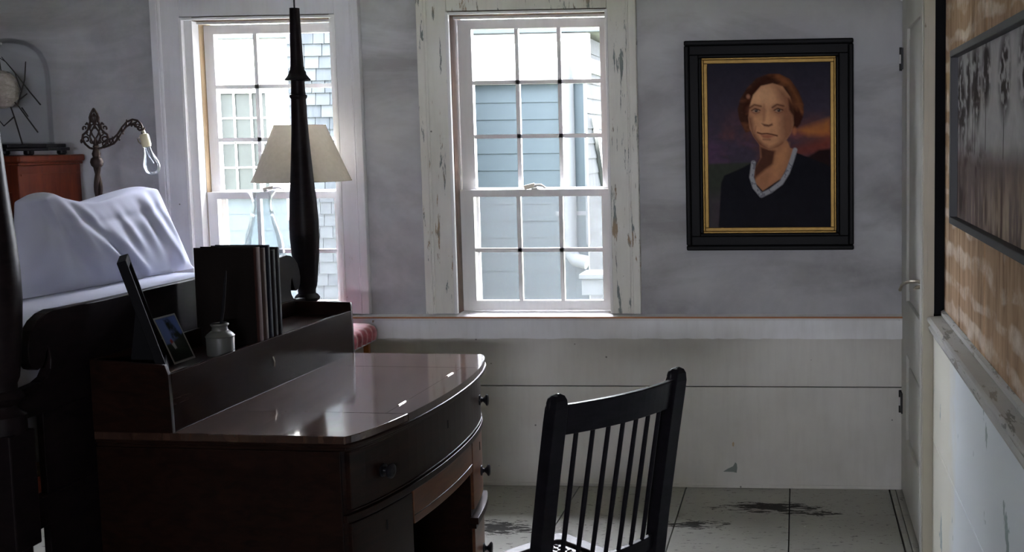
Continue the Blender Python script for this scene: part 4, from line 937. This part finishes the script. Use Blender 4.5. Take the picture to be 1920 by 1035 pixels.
def bolster(name, label, top, bot, loc, seed):
    """plump bolster under a loose white cover: four sloping sides and a narrow top, gathered below a seam"""
    p = thing(name, label, 'pillow', loc, 0, 'white pillows standing on the bed'); L_ = Vector(loc)
    rn = random.Random(seed); tf = [Vector(t)-L_ for t in top]; bf = [Vector(t)-L_ for t in bot]   # order: near-front, far-front, far-back, near-back
    mb = MB()
    def quad(a, b, c, d, nu, nv, disp):
        n = (b-a).cross(d-a).normalized()
        def fn(u, v):
            q = a*(1-u)*(1-v)+b*u*(1-v)+c*u*v+d*(1-u)*v; return q+n*disp(u, v)
        mb.grid(nu, nv, fn)
    ph = [rn.uniform(0, 6.28) for _ in range(6)]
    def edge(u, v): return min(1, 14*u*(1-u))*min(1, 10*v*(1-v))
    def front(u, v):   # v: 0 bottom, 1 top
        e = edge(u, v); seam = math.exp(-((v-.80+.05*math.sin(u*3))/.035)**2)
        pl = math.exp(-((v-.58)/.24)**2)
        g = (.0045*math.sin(u*46+ph[0]+2*v)+.0035*math.sin(u*75+ph[1])*max(0, v-.45)*2)*pl
        diag = .016*math.exp(-((u-.10-.24*(1-v)**1.2)/.045)**2) - .018*math.exp(-((u-.17-.26*(1-v)**1.2)/.035)**2)+.012*math.exp(-((u-.24-.27*(1-v)**1.2)/.04)**2)
        far = .022*math.exp(-((u-.86+.06*v)/.05)**2) - .012*math.exp(-((u-.78-.10*v)/.05)**2)
        return e*(.030*math.sin(PI*v**.8)+1.5*g-.010*seam+diag*1.3*(1-v*.4)+far)
    def plainf(u, v): return edge(u, v)*(.045*math.sin(PI*v)*math.sin(PI*u)+.006*math.sin(u*7+v*5+ph[2])+.004*math.sin(u*15-v*9+ph[3]))
    quad(bf[0], bf[1], tf[1], tf[0], 90, 44, front)
    quad(bf[1], bf[2], tf[2], tf[1], 30, 44, plainf)
    quad(bf[2], bf[3], tf[3], tf[2], 90, 44, plainf)
    quad(bf[3], bf[0], tf[0], tf[3], 30, 44, plainf)
    quad(tf[0], tf[1], tf[2], tf[3], 90, 30, lambda u, v: edge(u, v)*(.006*math.sin(u*9+ph[4])+.010*math.sin(PI*v)))
    o = mb.build('cover', 'linen', p, smooth=True, auto=2.6)
    bm = bmesh.new(); bm.from_mesh(o.data); bmesh.ops.remove_doubles(bm, verts=bm.verts, dist=.0025)
    ya = min(v.co.y for v in bm.verts); yb = max(v.co.y for v in bm.verts)
    for v in bm.verts:      # sag of the ridge, peak at the near corner
        t_ = (v.co.y-ya)/(yb-ya); h_ = max(0, v.co.z/.33)**2
        v.co.z += h_*(-.022*math.exp(-((t_-.36)/.16)**2)+.014*math.exp(-((t_-.13)/.05)**2)+.012*math.exp(-((t_-.82)/.12)**2))
    for _ in range(7): bmesh.ops.smooth_vert(bm, verts=[v for v in bm.verts if v.co.z > .01], factor=.5, use_axis_x=True, use_axis_y=True, use_axis_z=True)
    bmesh.ops.recalc_face_normals(bm, faces=bm.faces)
    for f in bm.faces: f.smooth = True
    for e in bm.edges: e.smooth = True
    bm.to_mesh(o.data); bm.free()
    return p
B_ = MZ+.002
bolster('bolster_pillow', 'large white covered bolster pillow at the window end of the bed',
        [(-2.500, 3.470, 1.402), (-2.545, 4.19, 1.396), (-2.67, 4.21, 1.385), (-2.605, 3.455, 1.398)],
        [(-2.545, 3.78, B_), (-2.490, 4.32, B_), (-2.84, 4.32, B_), (-2.60, 3.40, B_)], (-2.6, 3.8, B_), 4)
pillow('pillow', 'plain white pillow at the left edge, nearer end of the bed', (-3.06, 3.66, MZ+.001), math.radians(-3), math.radians(8), .66, .26, .2, 5)

# ================================================================== SIDE TABLE, LAMP, HURRICANE
st = thing('side_table', 'small side table with a gathered red velvet top by the window', 'table', (-2.16, 4.585, 0)); s_o = st.location
sx0, sx1, sy0, sy1, sz = -2.45, -1.885, 4.40, 4.755, .772
def rrect(x0, x1, y0, y1, r, n=8):
    out = []
    for cx, cy, a0 in ((x1-r, y1-r, 0), (x0+r, y1-r, PI/2), (x0+r, y0+r, PI), (x1-r, y0+r, 1.5*PI)):
        for i in range(n+1): a = a0+PI/2*i/n; out.append((cx+r*math.cos(a), cy+r*math.sin(a)))
    return out
MB().prism(rrect(sx0+.02, sx1-.02, sy0+.02, sy1-.02, .05), lambda u, v, t: (u, v, t), sz-.075, sz-.055).build('table_top', 'orangewood', st, off=s_o)
# gathered velvet cover: rings of a rounded rectangle, fluted towards the edge
rr = rrect(sx0, sx1, sy0, sy1, .055, 8); dense = []
for (a, b) in zip(rr, rr[1:]+rr[:1]):
    L_ = math.hypot(a[0]-b[0], a[1]-b[1]); m_ = max(1, int(L_/.006))
    for i in range(m_): dense.append((a[0]+(b[0]-a[0])*i/m_, a[1]+(b[1]-a[1])*i/m_))
cx_, cy_ = (sx0+sx1)/2, (sy0+sy1)/2; nd = len(dense); vs = []; fs = []
rings = [(.0, .0), (.5, .0), (.8, -.001), (.92, -.004), (.975, -.013), (1.0, -.03), (1.0, -.05), (.985, -.072)]
for ri, (q, dz) in enumerate(rings):
    for i, (x, y) in enumerate(dense):
        fl_ = math.sin(i*2*PI/9.0)*(.0045 if ri >= 5 else (.002 if ri == 4 else 0))
        vx, vy = x-cx_, y-cy_; ln = math.hypot(vx, vy)
        vs.append((cx_+vx*q+vx/ln*fl_, cy_+vy*q+vy/ln*fl_, sz+dz+(.006*(1-q) if q < .9 else 0)))
for r_ in range(len(rings)-1):
    for i in range(nd): j = (i+1) % nd; fs.append((r_*nd+i, r_*nd+j, r_*nd+nd+j, r_*nd+nd+i))
MB().add(vs, fs).build('velvet_cover', 'velvet', st, smooth=True, off=s_o, auto=1.4)
MB().tube([(cx_+(x-cx_)*.985, cy_+(y-cy_)*.985, sz-.074) for x, y in dense+dense[:1]], .003, 6).build('braid_trim', plain('grey_braid', (.35, .33, .36), .7), st, smooth=True, off=s_o)
for x in (sx0+.05, sx1-.045):
    for y in (sy0+.05, sy1-.045):
        MB().obox((x, y, (sz-.075)/2), (.012, 0, 0), (0, .012, 0), (0, 0, (sz-.075)/2)).build('leg', 'orangewood', st, off=s_o, bevel=.002)
TZ = sz+.006
lm = thing('table_lamp', 'table lamp with a cream tapered shade behind the bed post', 'lamp', (-2.125, 4.56, TZ)); 
MB().lathe([(.065, 0), (.068, .006), (.060, .018), (.022, .030), (.016, .05), (.030, .12), (.042, .20), (.038, .28), (.018, .38), (.012, .45), (.011, .50)], (0, 0, 0), 24).build('base', 'ebony', lm, smooth=True)
MB().lathe([(.013, .50), (.019, .505), (.019, .56), (.012, .565)], (0, 0, 0), 16).build('socket', 'brass', lm, smooth=True)
zb, zt = .640, .878
shd = MB().lathe([(.203, zb), (.105, zt)], (0, 0, 0), 48, cap=False).lathe([(.2015, zb), (.1035, zt)], (0, 0, 0), 48, cap=False).build('lamp_shade', 'shade', lm, smooth=True)
MB().tube([(.203*math.cos(a), .203*math.sin(a), zb) for a in np.linspace(0, 2*PI, 49)], .0018, 6).tube([(.105*math.cos(a), .105*math.sin(a), zt) for a in np.linspace(0, 2*PI, 49)], .0018, 6).build('rim_wire', 'shade', shd, smooth=True)
MB().tube([(-.104, 0, zt-.01), (0, 0, zt-.02), (.104, 0, zt-.01)], .0015, 6).tube([(0, 0, .56), (0, 0, zt-.018)], .002, 6).build('spider', 'brass', shd)
MB().lathe([(.012, .565), (.014, .58), (.028, .625), (.030, .65), (.022, .675), (.002, .685)], (0, 0, 0), 20).build('light_bulb', 'bulb', lm, smooth=True)
MB().tube([(-.05, -.018, .44), (-.02, -.008, .47), (0, 0, .49)], .002, 6).lathe([(.006, -.006), (.007, 0), (.003, .006)], (-.052, -.019, .438), 10).build('switch_chain', 'iron', lm)
hg = thing('hurricane_glass', 'clear glass hurricane shade with a flared rim on the table', 'glass vase', (-2.317, 4.58, TZ))
pr = [(.060, 0), (.062, .004), (.03, .012), (.026, .05), (.060, .12), (.082, .22), (.088, .30), (.084, .345), (.078, .39), (.066, .435), (.052, .478), (.043, .508), (.0395, .525), (.039, .545), (.043, .565), (.052, .585), (.064, .600)]
n_ = 10
def fac(r, a): # faceted glass: ten flats
    return r*(math.cos(PI/n_)/math.cos(((a+PI/n_) % (2*PI/n_))-PI/n_))*.3 + r*.7
def lathe_f(prof, n=60):
    mb = MB(); vs = []; fs = []
    for r, z in prof:
        for i in range(n): a = 2*PI*i/n; q = fac(r, a); vs.append((q*math.cos(a), q*math.sin(a), z))
    for j in range(len(prof)-1):
        for i in range(n): a, b = j*n+i, j*n+(i+1) % n; fs.append((a, b, b+n, a+n))
    return mb.add(vs, fs)
lathe_f(pr+[(r-.003, z) for r, z in pr[::-1][:-3]]).build('bowl', 'clear', hg, smooth=True, auto=.5)
MB().lathe([(.047, .490), (.0505, .498), (.0465, .508)], (0, 0, 0), 40, cap=False).build('neck_ring', 'clear', hg, smooth=True)
MB().tube([(.064*math.cos(a), .064*math.sin(a), .600) for a in np.linspace(0, 2*PI, 41)], .0018, 8).build('rim', 'clear', hg, smooth=True)

# ================================================================== CHEST, DOME
cx0, cx1, cy0, cy1, cz = -3.88, -3.265, 4.374, 4.775, 1.50
cs = thing('chest_of_drawers', 'tall red mahogany chest of drawers at the left edge of the back wall', 'chest', ((cx0+cx1)/2, (cy0+cy1)/2, 0)); c_o = cs.location
MB().box(cx0, cx1, cy0, cy1, .08, cz).build('carcase', 'chest', cs, off=c_o, bevel=.003)
MB().box(cx0-.024, cx1+.024, cy0-.024, cy1+.004, cz+.012, cz+.042).build('top', 'chest', cs, off=c_o, bevel=.008)
MB().box(cx0-.012, cx1+.012, cy0-.012, cy1+.002, cz, cz+.012).build('top_moulding', 'chest', cs, off=c_o, bevel=.003)
MB().box(cx1-.0005, cx1+.004, cy0+.012, cy1-.01, cz-.045, cz-.037).build('string_line', 'chest', cs, off=c_o)
MB().box(cx0, cx1, cy0, cy1, 0, .08).build('plinth', 'chest', cs, off=c_o, bevel=.004)
zz = .10
for h in (.30, .28, .26, .24, .22):
    d_ = MB().box(cx0+.03, cx1-.035, cy0-.012, cy0+.004, zz, zz+h-.012).build('drawer', 'chest', cs, off=c_o, bevel=.004)
    for x in (cx0+.2, cx1-.2):
        MB().lathe([(.010, 0), (.008, .01), (.018, .02), (.016, .028), (.004, .03)], (x, cy0-.012, zz+h/2), 16, mat=Matrix.Rotation(PI/2, 3, 'X')).build('knob', 'ebony', d_, off=c_o, smooth=True)
    zz += h
DX, DY, DZ = -3.425, 4.585, cz+.0425
dm = thing('glass_dome', 'glass dome on a black footed plinth on top of the chest', 'glass dome', (DX, DY, DZ))
def ngon(r, n=8, ph=PI/8): return [(r*math.cos(2*PI*i/n+ph), r*math.sin(2*PI*i/n+ph)) for i in range(n)]
MB().prism(ngon(.215), lambda u, v, t: (u, v*.85, t), .018, .032).prism(ngon(.200), lambda u, v, t: (u, v*.85, t), .032, .048).build('plinth', 'ebony', dm, bevel=.003)
for a in (PI/4, 3*PI/4, 5*PI/4, 7*PI/4):
    MB().lathe([(.014, 0), (.020, .006), (.020, .018)], (.19*math.cos(a), .15*math.sin(a), 0), 12).build('foot', 'ebony', dm, smooth=True)
R_ = .146; zd = .0485
pd = [(R_, zd), (R_, zd+.28), (R_*.985, zd+.325), (R_*.93, zd+.368), (R_*.82, zd+.405), (R_*.64, zd+.434), (R_*.40, zd+.452), (R_*.15, zd+.459), (.0008, zd+.460)]
MB().lathe(pd, (0, 0, 0), 56, cap=False).lathe([(max(r-.003, .0005), z-.002) for r, z in pd], (0, 0, 0), 56, cap=False).build('cloche', 'dome', dm, smooth=True)
MB().tube([((R_+.001)*math.cos(a), (R_+.001)*math.sin(a), zd+.003) for a in np.linspace(0, 2*PI, 57)], .003, 6).build('base_rim', 'dome', dm, smooth=True)
tw = thing('dried_branch', 'dark dried twigs standing inside the glass dome', 'branch', (DX, DY, DZ+.0485)); mbt = MB()
TW = [[(.03, 0, 0), (.0, 0, .12), (-.03, 0, .22), (-.055, .01, .33), (-.06, .01, .40)], [(.105, 0, .05), (.055, 0, .12), (.02, 0, .17), (-.03, .01, .21), (-.08, .01, .20)],
      [(.02, 0, .17), (.035, .01, .23), (.01, .01, .31), (-.04, .0, .38)], [(.025, 0, .19), (.06, .01, .22)], [(.118, .01, .17), (.07, .01, .23), (.02, .01, .30), (-.03, .01, .36), (-.07, 0, .39)],
      [(.02, 0, .17), (.045, .02, .28), (.055, .02, .36)], [(.0, 0, .12), (-.05, .0, .08), (-.09, .01, .12)], [(.03, .01, .16), (.05, .02, .12)]]
for t_ in TW: mbt.tube(t_, [.0032-.0018*i/len(t_) for i in range(len(t_))], 6)
mbt.build('twigs', 'twig', tw, smooth=True)
ns = thing('bird_nest', 'pale woven ball nest hanging in the twigs inside the dome', 'nest', (DX-.045, DY-.01, DZ+.0485+.24)); mbn = MB()
rn = random.Random(11)
mbn.lathe([(.01, -.085), (.04, -.075), (.062, -.04), (.068, 0), (.062, .035), (.042, .065), (.01, .08)], (0, 0, 0), 20)
for i in range(260):
    a = rn.uniform(0, 2*PI); b = rn.uniform(-1.2, 1.2); d = rn.uniform(-.7, .7); pts = []
    for k_ in range(4):
        aa = a+k_*.22; bb = b+k_*.12*d; r_ = .069+rn.uniform(-.003, .006); pts.append((r_*math.cos(aa)*math.cos(bb), r_*math.sin(aa)*math.cos(bb), .083*math.sin(bb)))
    mbn.tube(pts, .0011, 4, cap=False)
nb_ = mbn.build('woven_grass', 'nest', ns); nb_['kind'] = 'stuff'

# ================================================================== BRIDGE LAMP
bl_ = thing('bridge_lamp', 'cast iron bridge floor lamp with a bare bulb beside the left window', 'lamp', (-2.982, 4.47, 0)); 
MB().lathe([(.13, 0), (.13, .012), (.11, .022), (.05, .035), (.022, .06), (.016, .08)], (0, 0, 0), 32).build('foot', 'iron', bl_, smooth=True)
tws = MB(); n_ = 90
for ph in (0, PI):   # two-strand twisted pole
    tws.tube([(.0075*math.cos(ph+i*.42), .0075*math.sin(ph+i*.42), .08+1.42*i/n_) for i in range(n_+1)], .0095, 8)
tws.build('twisted_pole', 'iron', bl_, smooth=True)
MB().lathe([(.012, 1.485), (.022, 1.495), (.026, 1.51), (.022, 1.525), (.014, 1.532), (.018, 1.545), (.013, 1.558), (.010, 1.575)], (0, 0, 0), 20).build('collar', 'iron', bl_, smooth=True)
# pierced scroll ornament, flat in x-z
Z0 = 1.565
orn = MB()
def scroll(cx, cz, r0, r1, a0, a1, n=22, rad=.0042, flip=1):
    pts = []
    for i in range(n):
        f = i/(n-1); a = a0+(a1-a0)*f; r = r0+(r1-r0)*f; pts.append((flip*(cx+r*math.cos(a)), 0, cz+r*math.sin(a)))
    orn.tube(pts, [rad*(1-.35*i/n) for i in range(n)], 8)
for fp in (1, -1):
    def side_pts(pp): return [(fp*x, 0, Z0+z) for x, z in pp]
    orn.tube(side_pts([(.006, .0), (.028, .006), (.046, .022), (.058, .044), (.054, .062), (.042, .070)]), .005, 8)
    orn.tube(side_pts([(.042, .070), (.030, .084), (.026, .100), (.034, .112), (.040, .104)]), .0045, 8)
    orn.tube(side_pts([(.026, .098), (.018, .118), (.020, .134), (.014, .150), (.0, .172)]), .0048, 8)
    orn.tube(side_pts([(.0, .01), (.014, .03), (.024, .052), (.018, .074), (.008, .088), (.0, .10)]), .004, 8)
    orn.tube(side_pts([(.0, .10), (.008, .12), (.010, .136), (.0, .15)]), .0042, 8)
    orn.tube(side_pts([(.004, .048), (.012, .060), (.022, .086), (.014, .104)]), .0035, 8)
    scroll(.040, Z0+.040, .018, .004, -.5, 5.2, flip=fp); scroll(.018, Z0+.034, .012, .003, 2.8, 8.0, rad=.0035, flip=fp)
    scroll(.030, Z0+.068, .013, .003, PI, 7.6, rad=.0036, flip=fp); scroll(.014, Z0+.112, .010, .003, 3.4, 8.4, rad=.0032, flip=fp)
    scroll(.056, Z0+.036, .010, .003, -1, 4, rad=.004, flip=fp); scroll(.044, Z0+.090, .010, .003, -.8, 4.4, rad=.004, flip=fp)
orn.tube([(0, 0, Z0), (0, 0, Z0+.05)], .006, 8).tube([(0, 0, Z0+.086), (0, 0, Z0+.176)], [.004, .0015], 8)
orn.lathe([(.002, -.012), (.012, -.003), (.012, .003), (.002, .012)], (0, 0, Z0+.012), 12)
orn.build('pierced_finial', 'iron', bl_, smooth=True)
arm = MB()
top = [(.030, .026), (.052, .040), (.078, .044), (.100, .062), (.122, .092), (.145, .115), (.170, .124), (.192, .119), (.206, .104), (.212, .088)]
botm = [(.034, .006), (.058, .014), (.082, .024), (.104, .046), (.122, .072), (.142, .095), (.162, .104), (.178, .101), (.190, .090), (.200, .076)]
arm.tube([(x, 0, Z0+z) for x, z in top], .0046, 8).tube([(x, 0, Z0+z) for x, z in botm], .0046, 8)
for (a, b) in zip(top, botm):
    arm.tube([(a[0], 0, Z0+a[1]), (b[0], 0, Z0+b[1])], .0032, 6)
for (a, b) in zip(top[1:], botm[:-1]): arm.tube([(a[0], 0, Z0+a[1]), ((a[0]+b[0])/2+.003, .002, Z0+(a[1]+b[1])/2), (b[0], 0, Z0+b[1])], .0028, 6)
for i in (3, 4, 6, 7, 8):
    x, z = botm[i]; arm.lathe([(.001, -.006), (.006, 0), (.001, .006)], (x+.002, 0, Z0+z-.006), 8)
for i in (2, 5): x, z = top[i]; arm.tube([(x, 0, Z0+z), (x-.002, 0, Z0+z+.010)], [.006, .001], 6)
arm.tube([(.206, 0, Z0+.082), (.214, 0, Z0+.078), (.222, 0, Z0+.088)], [.008, .006, .003], 8)
arm.build('scroll_arm', 'iron', bl_, smooth=True)
sd = Vector((.22, 0, -1)).normalized(); qm = sd.to_track_quat('Z', 'Y').to_matrix(); s0 = Vector((.212, 0, Z0+.076))
MB().lathe([(.007, 0), (.009, .008), (.008, .016)], s0, 16, mat=qm).build('swivel', 'brass', bl_, smooth=True)
sk = MB().lathe([(.009, .014), (.017, .018), (.0185, .024), (.0185, .062), (.0165, .066), (.0165, .070)], s0, 20, mat=qm).build('socket', 'ivory', bl_, smooth=True)
MB().tube([s0+sd*.03+Vector((-.020, -.003, 0)), s0+sd*.036+Vector((-.030, -.004, 0)), s0+sd*.05+Vector((-.027, -.004, 0)), s0+sd*.058+Vector((-.018, -.003, 0))], .003, 8).build('switch_key', 'brass', sk, smooth=True)
MB().lathe([(.013, .070), (.0145, .085), (.018, .100), (.025, .118), (.0315, .138), (.0335, .154), (.030, .172), (.020, .186), (.008, .192), (.001, .193)], s0, 28, mat=qm, cap=False).build('light_bulb', 'bulb', bl_, smooth=True)
fl2 = MB().lathe([(.006, .070), (.005, .10), (.002, .118)], s0, 10, mat=qm)
for dx in (-1, 1):
    fl2.tube([s0+sd*.112, s0+sd*.14+Vector((dx*.012, 0, 0)), s0+sd*.136+Vector((dx*.004, .006, 0))], .0008, 5)
fl2.build('filament_stem', 'clear', bl_, smooth=True)
